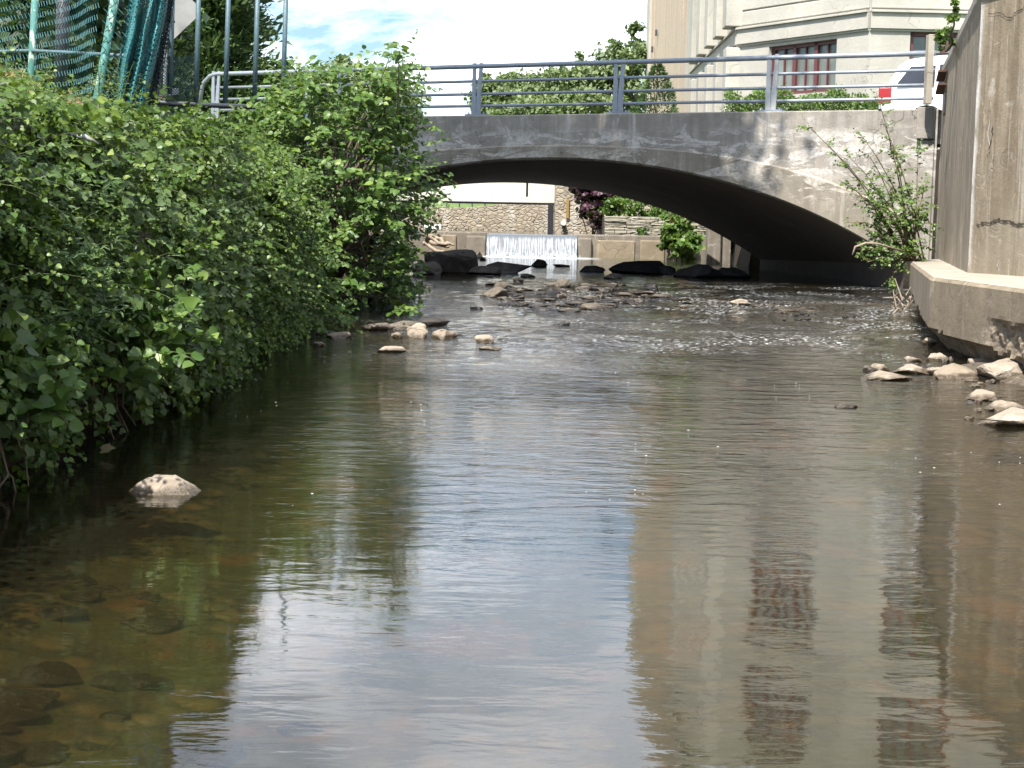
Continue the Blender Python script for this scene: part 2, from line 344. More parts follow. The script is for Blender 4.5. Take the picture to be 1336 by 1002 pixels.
L_ = {'vine': leafmat('vine_leaf', G1, .3, .5), 'bush': leafmat('bush_leaf', G2, .35, .43), 'bright': leafmat('bright_leaf', G3, .4),
      'tree': leafmat('tree_leaf', [(0, (.12, .17, .07)), (.6, (.19, .25, .11)), (1, (.27, .33, .16))], .3, .6, .3),  # greens paled so the far treeline carries distance haze in its colour
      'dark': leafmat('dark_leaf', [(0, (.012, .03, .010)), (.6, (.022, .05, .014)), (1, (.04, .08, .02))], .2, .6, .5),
      'conifer': leafmat('conifer_leaf', [(0, (.03, .07, .02)), (.6, (.055, .11, .03)), (1, (.11, .17, .045))], .15, .6, .5),
      'purple': leafmat('purple_leaf', [(0, (.035, .012, .022)), (.6, (.07, .02, .042)), (1, (.12, .045, .075))], .2, .5, .5),
      'weed': leafmat('grey_weed_leaf', [(0, (.06, .12, .04)), (.6, (.11, .18, .07)), (1, (.16, .24, .09))], .3, .5, 1),
      'dry': leafmat('dry_leaf', [(0, (.16, .10, .05)), (1, (.30, .2, .1))], .2, .8, 1)}

# ---------------------------------------------------------------- leaves
def tmpl(kind):
    if kind == 'broad':   # folded heart shape
        v = [(0, 0, 0), (0, .35, -.02), (0, .7, -.05), (0, 1, -.16), (-.30, .06, .06), (-.46, .36, .09), (-.28, .72, .03), (.30, .06, .06), (.46, .36, .09), (.28, .72, .03)]
        f = [(0, 1, 5, 4), (1, 2, 6, 5), (2, 3, 6), (0, 7, 8, 1), (1, 8, 9, 2), (2, 9, 3)]
    elif kind == 'lobed':
        v = [(0, .2, -.03), (0, .04, 0), (-.24, -.10, .03), (-.46, .10, .06), (-.44, .34, .05), (-.48, .58, .02), (-.25, .68, -.01), (0, 1, -.17), (.25, .68, -.01), (.48, .58, .02), (.44, .34, .05), (.46, .10, .06), (.24, -.10, .03)]
        f = [(0, i, i + 1) for i in range(1, 12)] + [(0, 12, 1)]
        f = [(0, a, b) for a, b in zip(range(1, 13), list(range(2, 13)) + [1])]
    elif kind == 'narrow':
        v = [(0, 0, 0), (-.10, .3, .03), (-.09, .7, 0), (0, 1, -.15), (.09, .7, 0), (.10, .3, .03), (0, .4, -.02)]
        f = [(0, 6, 1), (1, 6, 2), (2, 6, 3), (3, 6, 4), (4, 6, 5), (5, 6, 0)]
    elif kind == 'needle':
        v = [(0, 0, 0), (-.16, .35, .03), (0, 1, -.1), (.16, .35, .03)]; f = [(0, 3, 2, 1)]
    else:  # small
        v = [(0, 0, 0), (-.36, .45, .06), (0, 1, -.08), (.36, .45, .06), (0, .45, -.04)]; f = [(0, 4, 1), (1, 4, 2), (0, 3, 4), (3, 2, 4)]
    return np.array(v, float), f
def leaf_mesh(name, pos, axis, nrm, size, kind, mat, parent=None, **kw):
    pos = np.asarray(pos, float); n = len(pos); v, f = tmpl(kind)
    axis = np.asarray(axis, float); axis /= np.linalg.norm(axis, axis=1, keepdims=True) + 1e-9
    nrm = np.asarray(nrm, float); nrm = nrm - axis * (nrm * axis).sum(1, keepdims=True)
    nrm /= np.linalg.norm(nrm, axis=1, keepdims=True) + 1e-9
    side = np.cross(axis, nrm); size = np.broadcast_to(np.asarray(size, float), (n,))
    V = pos[:, None, :] + size[:, None, None] * (v[None, :, 0, None] * side[:, None] + v[None, :, 1, None] * axis[:, None] + v[None, :, 2, None] * nrm[:, None])
    k = len(v); V = V.reshape(-1, 3)
    loops = np.concatenate([np.array(q) for q in f]); tot = np.array([len(q) for q in f])
    L = (loops[None] + (np.arange(n) * k)[:, None]).ravel(); T = np.tile(tot, n)
    me = bpy.data.meshes.new(name); me.vertices.add(len(V)); me.vertices.foreach_set('co', V.astype(np.float32).ravel())
    me.loops.add(len(L)); me.loops.foreach_set('vertex_index', L.astype(np.int32))
    me.polygons.add(len(T)); st = np.concatenate([[0], np.cumsum(T)[:-1]])
    me.polygons.foreach_set('loop_start', st.astype(np.int32)); me.polygons.foreach_set('loop_total', T.astype(np.int32))
    me.update(calc_edges=True)
    return link(name, me, mat, parent, smooth=(kind in ('broad', 'lobed')), **kw)
def rv(n, s=1.0): return rng.normal(0, s, (n, 3))
def unit(a): a = np.asarray(a, float); return a / (np.linalg.norm(a, axis=-1, keepdims=True) + 1e-9)
class Foliage:
    """collects leaves and stems grown along sprays"""
    def __init__(s): s.p = []; s.a = []; s.n = []; s.s = []; s.stems = MB()
    def spray(s, base, d, length, nl, size, droop=.4, stem=.004, up=.8, spread=1.0, sides=4, bend=.2):
        base = np.array(base, float); d = unit(np.array(d, float)); m = 6; pts = [base.copy()]; cur = base.copy(); dd = d.copy()
        for i in range(m):
            dd = unit(dd + np.array([0, 0, -droop / m]) + rng.normal(0, bend / m * 1.5, 3)); cur = cur + dd * length / m; pts.append(cur.copy())
        pts = np.array(pts)
        t = (np.arange(nl) + rng.random(nl)) / nl * .95 + .05; i = np.minimum((t * m).astype(int), m - 1); fr = t * m - i
        pos = pts[i] * (1 - fr)[:, None] + pts[i + 1] * fr[:, None]; tan = unit(pts[i + 1] - pts[i])
        sd = unit(np.cross(tan, [0, 0, 1.0]) + 1e-3); sgn = np.where(np.arange(nl) % 2 == 0, 1, -1)[:, None]
        ax = unit(tan * .5 + sd * sgn * spread + rng.normal(0, .35, (nl, 3)) + np.array([0, 0, -.25]))
        nr = unit(np.array([0, 0, up]) + rng.normal(0, .42, (nl, 3)) + s.face)
        s.p.append(pos + ax * size * .15); s.a.append(ax); s.n.append(nr); s.s.append(size * rng.uniform(.6, 1.2, nl) * (1 - .35 * t))
        if stem: s.stems.tube([Vector(q) for q in pts], [stem * (1 - .8 * k / m) for k in range(m + 1)], 3 if stem < .006 else sides, False)
        return pts
    face = np.array([0.0, -.35, 0.0])
    def finish(s, name, kind, mat, parent, stem_mat=None, stem_name='stem', **kw):
        o = leaf_mesh(name, np.concatenate(s.p), np.concatenate(s.a), np.concatenate(s.n), np.concatenate(s.s), kind, mat, parent, **kw)
        if s.stems.v: s.stems.build(stem_name, stem_mat or M_['greystem'], parent if parent is not None else None, smooth=True)
        return o
def crown_leaves(name, lobes, n, size, mat, parent, kind='small', shell=.55, flat=0.35, **kw):
    """leaf clumps through the volume of several irregular lobes (centre, radii)"""
    P0 = []; Nn = []; vol = np.array([l[1][0] * l[1][1] * l[1][2] for l in lobes]) ** .7; vol /= vol.sum()
    for (c, r), w in zip(lobes, vol):
        k = max(8, int(n * w)); nc = max(5, k // 45)
        d = unit(rv(nc)); rad = shell + (1 - shell) * rng.random(nc) ** .6
        rad *= 1 + .12 * rng.normal(0, 1, nc)
        cc = np.array(c) + d * rad[:, None] * np.array(r)
        idx = rng.integers(0, nc, k); cs = min(r) * .24
        off = rv(k, cs) * np.array([1.2, 1.2, .6]); q = cc[idx] + off
        P0.append(q); Nn.append(unit(d[idx] * .7 + rv(k, .5) + np.array([0, 0, .7])))
    P0 = np.concatenate(P0); Nn = np.concatenate(Nn); k = len(P0)
    ax = unit(rv(k) + np.array([0, 0, -.2]))
    return leaf_mesh(name, P0, ax, Nn, size * rng.uniform(.6, 1.3, k), kind, mat, parent, **kw)
def limb_path(a, b, wob=.1, n=5):
    a = Vector(a); b = Vector(b); L = (b - a).length
    return [a.lerp(b, i / n) + Vector(rng.normal(0, wob * L * .12, 3)) * (0 if i in (0, n) else 1) for i in range(n + 1)]
def tree(name, base, height, lobes, label, cat, nleaf, lsize, mat, trunk_r=.2, group=None, kind='small'):
    base = Vector(base); t = empty(name, base, label, cat, group)
    m = MB(); top = base + Vector((rng.normal(0, .2), 0, height * .75))
    pth = limb_path(base, top, .25, 7); m.tube(pth, [trunk_r * (1 - .8 * i / 7) for i in range(8)], 8)
    tr = m.build('trunk', M_['bark'], t, True)
    lm = MB()
    for c, r in lobes:
        s0 = pth[rng.integers(2, 6)]; lm.tube(limb_path(s0, c, .3, 4), [trunk_r * .45 * (1 - .2 * i) + .01 for i in range(5)], 5)
    lm.build('limbs', M_['bark'], t, True)
    crown_leaves('crown', lobes, nleaf, lsize, mat, t, kind)
    return t
def lobes_around(c, R0, n, r, zs=.8):
    out = [(tuple(c), (R0 * .75, R0 * .75, R0 * .7 * zs))]
    for i in range(n):
        d = unit(rv(1))[0]; q = np.array(c) + d * np.array([R0, R0, R0 * zs]) * rng.uniform(.5, .8); rr = r * rng.uniform(.7, 1.3)
        out.append((tuple(q), (rr, rr, rr * .75)))
    return out

# ---------------------------------------------------------------- rocks
def rock_mesh(seed, size, flat=1.0, npts=15, bev=.06):
    r = random.Random(seed); bm = bmesh.new()
    if seed == 11:   # the flat topped rock near the left bank
        for q in [(-.5, -.1, -.15), (-.42, .4, -.2), (0, .5, -.2), (.5, .1, -.2), (.40, -.35, -.2), (-.1, -.5, -.2), (-.40, -.38, -.2), (-.24, -.12, .42), (-.18, .2, .46), (.10, .2, .50), (.16, -.12, .44), (0, -.2, .44), (.3, .0, .12), (-.3, 0, -.5), (.3, 0, -.5)]: bm.verts.new((q[0] * size[0], q[1] * size[1], q[2] * size[2]))
        npts = 0
    for _ in range(npts):
        v = Vector((r.gauss(0, 1), r.gauss(0, 1), r.gauss(0, 1))).normalized() * r.uniform(.82, 1.0)
        bm.verts.new((v.x * size[0] / 2, v.y * size[1] / 2, v.z * size[2] / 2))
    g = bmesh.ops.convex_hull(bm, input=bm.verts[:])
    bmesh.ops.delete(bm, geom=list({e for e in g['geom_interior'] if isinstance(e, bmesh.types.BMVert)}), context='VERTS')
    for ax in range(3):
        lo = min(v.co[ax] for v in bm.verts); hi = max(v.co[ax] for v in bm.verts)
        for v in bm.verts: v.co[ax] = ((v.co[ax] - lo) / (hi - lo) - .5) * size[ax]
    k = min(size)
    try: bmesh.ops.bevel(bm, geom=bm.edges[:], offset=k * bev, segments=2, affect='EDGES', profile=.6)
    except Exception: pass
    bmesh.ops.triangulate(bm, faces=bm.faces[:]); bmesh.ops.subdivide_edges(bm, edges=[e for e in bm.edges if e.calc_length() > k * .35], cuts=2, use_grid_fill=False)
    for v in bm.verts:
        nn = mnoise.noise(v.co / k * 2.0 + Vector((seed % 97, 0, 0))) + .5 * mnoise.noise(v.co / k * 5 + Vector((seed % 97, 3, 0))); v.co += v.co.normalized() * nn * k * .10
    bmesh.ops.recalc_face_normals(bm, faces=bm.faces)
    me = bpy.data.meshes.new('rock'); bm.to_mesh(me); bm.free(); return me
def rock(loc, size, mat, label, group=None, seed=None, rz=0, tilt=(0, 0), name='rock', sink=.25, bev=.06, npts=15):
    seed = seed if seed is not None else random.randint(0, 99999)
    me = rock_mesh(seed, size, npts=npts, bev=bev); o = link(name, me, M_[mat]); o.location = (loc[0], loc[1], loc[2] + size[2] * (.5 - sink))
    o.rotation_euler = (tilt[0], tilt[1], rz); return tag(o, label, 'rock', group)
# ================================================================ SETTING
def LandL(Y): return 2.12 + .9 * smooth(20, 33, Y)
def profile(Y):
    """ground section: list of (x, z) left to right with the channel between"""
    zl = LandL(Y); w = W(Y)
    if Y < 46:
        k = smooth(16.6, 18.2, Y)
        lt = -2.98 * (1 - k) + -5.0 * k; lb = -2.90 * (1 - k) + -1.7 * k
        if Y > 31: lt = -6.6; lb = -2.4 - 3.0 * smooth(33, 45, Y)
        zb = w - .45
        left = [(-160, zl + 2.5), (-60, zl + 1.5), (-20, zl + .9), (-9, zl + 1.0), (-5.2, zl + .30 * (1 - smooth(20, 30, Y)) + .50 * (1 - smooth(16, 19, Y))), (lt, zl - .12 * (1 - k)), ((lt * .45 + lb * .55), zl * (1 - k) * .6 + k * (w + .55)), (lb, zb)]
        if Y > 31: left[5] = (-6.6, 2.9); left[6] = (-6.3, w + .5)
        if Y < 27: right = [(9.2, zb), (9.3, 3.4)]
        elif Y < 39: right = [(8.3, zb), (8.6, 3.1)]
        else: right = [(5.9, zb), (6.1, 1.6)]
    else:
        zb = .4; left = [(-160, 4), (-60, 3.6), (-20, 2.4), (-16, 2.0), (-14, 1.9), (-13, 1.85), (-12.9, 1.5), (-12.8, zb)]
        right = [(6.3, zb), (6.4, 1.62)]
    if Y > 60.55:
        s = smooth(60, 90, Y) * 1.0
        left = [(-160, 4 + s), (-60, 3.6 + s), (-20, 2.2 + s), (-16, 1.9 + s), (-14, 1.85 + s), (-10, 1.75 + s), (-6, 1.75 + s), (-3, 1.75 + s)]
        right = [(1.2, 1.85 + s), (2.0, 2.0 + s)]
    rr = [(11, 3.15), (20, 3.15), (60, 3.4), (160, 5)]
    return left, right, rr
ys = [-12, -4, 2, 6, 10, 13, 15, 16.5, 17, 17.5, 18, 18.5, 20, 22, 24, 26, 26.95, 27.05, 29, 30.95, 31.05, 34, 38.95, 39.05, 42, 45.95, 46.05, 50, 54, 60.5, 60.6, 62, 70, 80, 95, 130, 200, 400]
rows = []
for y in ys:
    l, r, rr = profile(y); row = l + r + rr
    rows.append([(x, y, z + (.12 * mnoise.noise(Vector((x * .4, y * .4, 3))) if z > 1.6 and abs(x) > 3.2 and y > -3 else 0)) for x, z in row])
g = MB(); g.grid(rows); go = g.build('ground', M_['grass'], smooth=False, kind='structure')
go.data.materials.append(M_['soil'])
for p in go.data.polygons:
    c = p.center
    if c.y < 46 and (c.z < 2.2): p.material_index = 1
# river bed
def bedz(x, y):
    z = W(y) - .34 + .10 * mnoise.noise(Vector((x * .7, y * .5, 0))) + .035 * mnoise.noise(Vector((x * 3, y * 3, 5)))
    z += .12 * smooth(-1.0, -2.6, x) if False else .14 * smooth(0, 1, (-x - .4) / 2.2) * (1 - smooth(10, 13, y))
    def hill(cx, cy, rx, ry, h):
        q = ((x - cx) / rx) ** 2 + ((y - cy) / ry) ** 2
        return h * math.exp(-q * 1.2)
    z += hill(4.9, 14.6, 1.15, 1.9, .43) + hill(5.2, 12.4, .8, 1.6, .32) + hill(.9, 27.6, 2.2, 2.2, .26) + hill(-2.3, 20, .9, 3.2, .33) + hill(5, 25, 1.6, 1.0, .22) + hill(5.4, 19.5, .8, 4, .2)
    return z
xs = np.linspace(-13, 13, 131); ysb = np.concatenate([np.linspace(-6, 20, 150), np.linspace(20.4, 46.4, 70)])
b = MB(); b.grid([[(x, y, bedz(x, y)) for x in xs] for y in ysb]); bo = b.build('riverbed', M_['bed'], smooth=True, kind='structure')
bo.data.materials.append(M_['gravel'])
for p in bo.data.polygons:
    c = p.center
    if (c.x > 3.2 and c.y > 9.5) or c.y > 17: p.material_index = 1
# water surface
def wz(x, y):
    a = .016 * smooth(12.5, 17, y) * (1 - .8 * smooth(27.5, 31, y)) * smooth(-2.2, -.4, x)
    if a < 1e-4: return W(y)
    q = mnoise.noise(Vector((x * .6, y * .5, 9)))
    return W(y) + a * (.6 + q) * (mnoise.noise(Vector((x * 2.6, y * 3.6, 0))) + .55 * mnoise.noise(Vector((x * 6.5, y * 7.5, 3))))
b = MB(); b.grid([[(x, y, wz(x, y)) for x in [-12, -6, -3.5] + list(np.linspace(-3, 8, 200)) + [12]] for y in np.concatenate([np.linspace(-6, 12, 30), np.linspace(12.06, 31, 320), np.linspace(31.5, 46.1, 25)])])
b.build('river_water', M_['water'], smooth=True, kind='structure')
b = MB(); b.grid([[(x, y, 1.06) for x in np.linspace(-12.9, 2.9, 9)] for y in np.linspace(46.28, 60.1, 14)])
b.build('pool_water', M_['pool'], smooth=True, kind='structure')
b = MB(); b.grid([[(x, y, .75) for x in (-12.9, 2.9)] for y in (46.3, 60)]); b.build('pool_bed', M_['bed'], kind='structure')
# waterfall over the weir
rows = []
for i in range(15):
    t = i / 14; y = 46.30 - .55 * t ** .7; z = 1.062 - .72 * t ** 1.9
    rows.append([(x, y + .02 * mnoise.noise(Vector((x * 5, i * .3, 0))), z) for x in np.linspace(-.84, 1.86, 60)])
b = MB(); b.grid(rows); tag(b.build('waterfall', M_['fall'], smooth=True), 'white sheet of water falling over the low weir', 'waterfall')

# ---------------------------------------------------------------- arch bridge
B0 = Vector((4.81, 29.0)); BE = Vector((-.9, .436)); BN = Vector((-.436, -.9))
def FL(t, z, out=0.0): q = B0 + BE * t + BN * out; return Vector((q.x, q.y, z))
def tpx(px): return on_line(px, (4.81, 29.0), (4.81 - .9, 29.436)) / 1.0
def tz(px, py):
    d = ray(px, py); t = on_line(px, (4.81, 29.0), (3.91, 29.436))
    for _ in range(4):
        q = B0 + BE * t; k = q.y / d.y; x = d.x * k
        # adjust for roll (column at this height)
        a = (4.81 - .9 * t) - x; t += a / (.9 + .436 * d.x / d.y)
    q = B0 + BE * t; return t, EYE.z + d.z * q.y / d.y
intr = [tz(*p) for p in [(716, 206), (775, 209.6), (850, 219), (880, 224.6), (976, 248.6), (1036, 269), (1105, 299), (1132, 313), (1176, 346)]]
TC = tz(716, 206)[0]
u = np.array([a[0] - TC for a in intr]); zz = np.array([a[1] for a in intr])
A = np.stack([np.ones_like(u), u ** 2, u ** 4], 1); ci = np.linalg.lstsq(A, zz, rcond=None)[0]
ext = [tz(*p) for p in [(651, 189), (730, 191), (775, 191.5), (850, 194), (925, 200), (1000, 214.5), (1060, 230), (1120, 252)]]
u2 = np.array([a[0] - TC for a in ext]); A2 = np.stack([np.ones_like(u2), u2 ** 2, u2 ** 4], 1); ce = np.linalg.lstsq(A2, np.array([a[1] for a in ext]), rcond=None)[0]
def zi(t): q = t - TC; return ci[0] + ci[1] * q * q + ci[2] * q ** 4
def ze(t): q = t - TC; return min(3.3, ce[0] + ce[1] * q * q + ce[2] * q ** 4)
TR = tz(1178, 346)[0]; TLs = 2 * TC - TR
print('bridge', TC, TR, TLs, zi(TC), zi(TR), ze(TC), ze(TR))
AX = Vector((-.9, 10.8, -.22))
bridge = empty('arch_bridge', FL(TC, 0), 'weathered grey concrete arch bridge crossing the stream', 'bridge')
ts = list(np.linspace(TR, TLs, 90)); tl = TLs + 1.6
cols = [TR - .5] + ts + [tl]
m = MB()     # spandrel with parapet band: front, top, back
rows = [[], [], [], [], []]
for t in cols:
    inside = TR <= t <= TLs
    zb = ze(t) - .12 if inside else -.4
    rows[0].append(FL(t, zb, 0)); rows[1].append(FL(t, (zb + 3.6) / 2, 0)); rows[2].append(FL(t, 3.58, 0)); rows[3].append(FL(t, 3.6, -.02)); rows[4].append(FL(t, 3.6, -.36))
m.grid(rows + [[FL(t, 3.0, -.36) for t in cols]]); m.build('parapet_face', M_['bridge'], bridge)
m = MB()     # arch ring, proud of the spandrel
rows = []
for t in ts:
    a, e = zi(t), max(ze(t), zi(t) + .2)
    jn = .012 * mnoise.noise(Vector((t * 1.3, 0, 7))) ; o_ = .085 + jn
    rows.append([FL(t, a, -.3), FL(t, a, o_ - .05), FL(t, a + .04, o_), FL(t, (a + e) / 2, o_ + .01 * mnoise.noise(Vector((t * 3, 1, 1)))), FL(t, e - .02 + .015 * mnoise.noise(Vector((t * 4, 9, 1))), o_), FL(t, e + .02, -.02)])
m.grid(rows); m.build('arch_ring', M_['ring'], bridge)
m = MB(); rows = []
for j in range(13):
    k = j / 12; row = []
    for t in [TR] + ts + [TLs]:
        p = FL(t, zi(t) + .004, -.1) + AX * k
        row.append(p)
    row[0] = Vector((row[0].x, row[0].y, -.5)); row[-1] = Vector((row[-1].x, row[-1].y, -.5)); rows.append(row)
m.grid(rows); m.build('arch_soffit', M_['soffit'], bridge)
m = MB(); rows = [[], [], []]
for t in cols:
    p = FL(t, 0, -.1) + AX; inside = TR <= t <= TLs
    zb = zi(t) - .22 if inside else -.4
    rows[0].append((p.x, p.y, zb)); rows[1].append((p.x, p.y, 3.5)); rows[2].append((p.x + .15, p.y - .35, 3.5))
m.grid(rows); m.build('far_parapet', M_['bridge'], bridge)
m = MB()
a, b_, c_, d_ = FL(cols[0] , 3.2, -.36), FL(cols[-1], 3.2, -.36), FL(cols[-1], 3.2, -.1) + AX, FL(cols[0], 3.2, -.1) + AX
m.add([(v.x, v.y, 3.2) for v in (a, b_, c_, d_)], [(0, 1, 2, 3)]); m.build('deck', M_['asphalt'], bridge)
# end pilasters
m = MB(); q = FL(tpx(270) + .0, 0, -.15); m.box((q.x, q.y, 1.8), (.95, .62, 3.64), math.atan2(BE.y, BE.x)); m.build('end_pilaster', M_['ring'], bridge, bevel=.02)
m = MB(); q = FL(tpx(1209), 0, -.02); m.box((q.x, q.y, 3.35), (.30, .30, .56), math.atan2(BE.y, BE.x)); m.box((q.x + .05, q.y, 1.6), (.24, .2, 2.9), math.atan2(BE.y, BE.x)); m.build('end_pilaster', M_['bridge'], bridge, bevel=.015)
# drip rod hanging from the far edge of the soffit
q = FL(TC, zi(TC) - .25, -.1) + AX; m = MB(); m.tube([q + Vector((.5, -2.0, .2)), q + Vector((.5, -2.0, -.15))], .03, 6); m.build('drain_pipe', M_['black'], bridge)

# railing on the parapet
rail = empty('metal_railing', FL(TC, 3.6, -.18), 'grey tubular metal railing standing on the bridge parapet', 'railing')
t0, t1 = tpx(1214), tpx(277)
for h, r, nm in ((1.0, .048, 'top_rail'), (.70, .030, 'rail'), (.44, .030, 'rail'), (.20, .030, 'rail')):
    m = MB(); pts = [FL(t, 3.6 + h, -.16) for t in np.linspace(t0, t1, 12)]
    if nm == 'top_rail': pts += [FL(t1 + .18, 3.6 + h - .04, -.16), FL(t1 + .38, 3.6 + h - .2, -.16), FL(t1 + .5, 3.6 + .2, -.16)]
    m.tube(pts, r, 10); m.build(nm, M_['metal'], rail, True)
for px in (1003, 803, 618, 442, 277):
    t = tpx(px); p = empty('post', FL(t, 3.6, -.18)); p.parent = rail; p.matrix_parent_inverse = rail.matrix_basis.inverted()
    for s in (-1, 1):
        m = MB()
        pts = [FL(t + s * .052, 3.6, -.10), FL(t + s * .055, 4.0, -.115), FL(t + s * .068, 4.35, -.135), FL(t + s * .078, 4.66, -.16)]
        for i in range(3): m.bar(pts[i], pts[i + 1] + Vector((0, 0, .004)), .040, .10 - .015 * i, up=(BE.x, BE.y, 0))
        m.build('post_plate', M_['metal_light'] if px == 1003 else M_['metal'], p)  # paler metal on one post: the sun on it is put into its colour
    q = FL(t, 3.615, -.17); m = MB(); m.box(q, (.46, .24, .035), math.atan2(BE.y, BE.x))
    for s in (-.17, .17):
        for o2 in (-.08, .06): m.box(FL(t + s, 3.65, -.17 + o2), (.03, .03, .04))
    m.build('base_plate', M_['metal'], p)
m = MB(); q = P(1219.5, 80, 27.0); m.box((q.x, 27.35, 4.25), (.11, .2, 1.2)); tag(m.build('end_post', M_['concrete_pale'], bevel=.01), 'short square concrete post between the railing end and the retaining wall', 'post')
# street along the bridge
def strip(name, mat, o0, o1, z, a=-60, b_=80):
    q = [FL(a, z, -o0), FL(b_, z, -o0), FL(b_, z, -o1), FL(a, z, -o1)]; m = MB(); m.add(q, [(0, 1, 2, 3)]); m.build(name, mat, kind='structure')
strip('road', M_['asphalt'], 2.0, 9.0, 3.215, -60, TR - .5); strip('pavement', M_['paving'], .5, 2.0, 3.33, -60, TR - .5)
strip('far_pavement', M_['paving'], 9.0, 12.0, 3.33, -60, TR - 1.5)

# ---------------------------------------------------------------- right retaining wall and plinth
WF, WK = Vector((7.43, 27.2)), Vector((5.37, 18.2)); WN = Vector((8.6, 4.0))
ZT = 4.22
wall = empty('retaining_wall', (7.5, 18, 0), 'tall stained concrete retaining wall rising from the plinth on the bank', 'wall')
def wrow(z, off=0.0):
    row = []
    for a, c, n in ((WF, WK, 40), (WK, WN, 50)):
        for i in range(n + (1 if a is WK else 0)):
            q = a.lerp(c, i / n); nn = Vector((-1, .22 if a is WF else -.22)).normalized() * (.012 * mnoise.noise(Vector((q.y * 1.5, z * 1.2, 2))) + off)
            row.append((q.x + nn.x, q.y + nn.y, z))
    return row
m = MB(); rows = [wrow(z) for z in np.linspace(-.4, ZT, 30)]
rows.append([(x + .55, y + .1, ZT) for x, y, z in rows[-1]]); rows.append([(x, y, 2.6) for x, y, z in rows[-1]])
m.grid(rows); m.build('wall_face', M_['wall'], wall)
m = MB(); r0, r1 = wrow(ZT - .05, .035), wrow(ZT + .05, .035); r2 = [(x + .16, y, z + .003) for x, y, z in r1]; r3 = [(x + .06, y, z - .1) for x, y, z in r0]
m.grid([r3, r0, r1, r2]); m.build('coping_board', M_['concrete_pale'], wall)
# vertical lime streaks run from the coping at the corner (real deposits)
m = MB(); q = WK
def deposit(y0, z0, z1, w, seedv):
    a, c = (WF, WK) if y0 > WK.y else (WK, WN); f_ = (y0 - a.y) / (c.y - a.y); q = a.lerp(c, f_); d = (c - a).normalized(); nn = Vector((-1, .22 if a is WF else -.22)).normalized()
    rr = []
    for z in np.linspace(z0, z1, 40):
        ww = w * (.35 + .9 * abs(mnoise.noise(Vector((z * 2.5, seedv, 0))))) ; sh = .05 * mnoise.noise(Vector((z * .8, seedv, 4)))
        rr.append([(q.x + d.x * (s * ww + sh) + nn.x * e, q.y + d.y * (s * ww + sh) + nn.y * e, z) for s, e in ((-1, .004), (-.5, .016), (.5, .016), (1, .004))])
    m.grid(rr)
def on_wall(px, py, off=.006):
    d = ray(px, py); best = None
    for a, c in ((WF, WK), (WK, WN)):
        e = (c - a).normalized(); nn = Vector((-1, .22 if a is WF else -.22)).normalized()
        k = (a.x * nn.x + a.y * nn.y + off) / (d.x * nn.x + d.y * nn.y); p = EYE + d * k
        f_ = (p.y - a.y) / (c.y - a.y)
        if -.001 <= f_ <= 1.001: return p, nn
    return p, nn
def crack(pts, w):
    m = MB()
    fine_ = []
    for i in range(len(pts) - 1):
        for k in range(6):
            f_ = k / 6; fine_.append((pts[i][0] * (1 - f_) + pts[i + 1][0] * f_ + rng.normal(0, .7), pts[i][1] * (1 - f_) + pts[i + 1][1] * f_ + rng.normal(0, 1.0)))
    q = [on_wall(*p) for p in fine_]; r0 = []; r1 = []
    for i, (p, nn) in enumerate(q):
        ww = w * rng.uniform(.3, 1.3); r0.append(p + Vector((0, 0, ww / 2))); r1.append(p - Vector((0, 0, ww / 2)))
        vert = i > 0 and abs(p.z - q[i - 1][0].z) > 1.2 * (Vector(p.xy) - Vector(q[i - 1][0].xy)).length
        if vert: r0[-1] = p + Vector((-nn.y, nn.x, 0)) * ww; r1[-1] = p - Vector((-nn.y, nn.x, 0)) * ww
    m.grid([r0, r1]); return m
for pts, ww in (([(1221, 332), (1226, 318), (1233, 300), (1236, 288), (1243, 289), (1250, 281), (1255, 292), (1260, 296)], .03), ([(1268, 296), (1280, 292), (1292, 291), (1302, 287), (1316, 289), (1326, 293), (1345, 291)], .028), ([(1277, 14), (1290, 20), (1304, 16), (1318, 24), (1328, 14), (1345, 4)], .012), ([(1296, 160), (1292, 190), (1288, 206)], .012)):
    crack(pts, ww).build('crack', M_['soil'], wall)
for (px, y0_, y1_, ww) in ((1302, 338, 356, .008), (1290, 150, 205, .009), (1243, 222, 234, .02), (1238, 85, 99, .03)):
    m = MB(); rr = []
    for k in range(16):
        p, nn = on_wall(px + 1.2 * math.sin(k * .7), y0_ + (y1_ - y0_) * k / 15, .004); t_ = Vector((-nn.y, nn.x, 0)) * ww * (.4 + .6 * rng.random()) * math.sin(math.pi * (k + .5) / 16); rr.append([p - t_, p + t_])
    m.grid(rr); m.build('lime_streak', M_['lime'], wall)
def rustbox(name, px0, px1, py0, py1, Yd, lab, mat, th=.14):
    pass
for py, lab in ((103, 'upper rusty angle bracket bolted to the retaining wall'), (120, 'lower rusty angle bracket above the dark slot in the wall')):
    q = on_line(1232, WF, WK); d = (WK - WF).normalized(); c = WF + d * q; z = P(1232, py, c.y).z; nn = Vector((-1, .22)).normalized()
    o = empty('wall_bracket', (c.x, c.y, z), lab, 'bracket'); m = MB(); m.bar(Vector((c.x - d.x * .35 + nn.x * .08, c.y - d.y * .35 + nn.y * .08, z + .0)), Vector((c.x + d.x * .5 + nn.x * .08, c.y + d.y * .5 + nn.y * .08, z + .09)), .14, .03); m.build('shelf_plate', M_['rust'], o)
    m = MB(); m.bar(Vector((c.x + d.x * .3 + nn.x * .03, c.y + d.y * .3 + nn.y * .03, z - .18)), Vector((c.x + d.x * .3 + nn.x * .03, c.y + d.y * .3 + nn.y * .03, z + .2)), .03, .12); m.build('back_plate', M_['rust'], o)
q = on_line(1232, WF, WK); d = (WK - WF).normalized(); c = WF + d * q; nn = Vector((-1, .22)).normalized(); za, zb_ = P(1232, 124, c.y).z, P(1232, 150, c.y).z
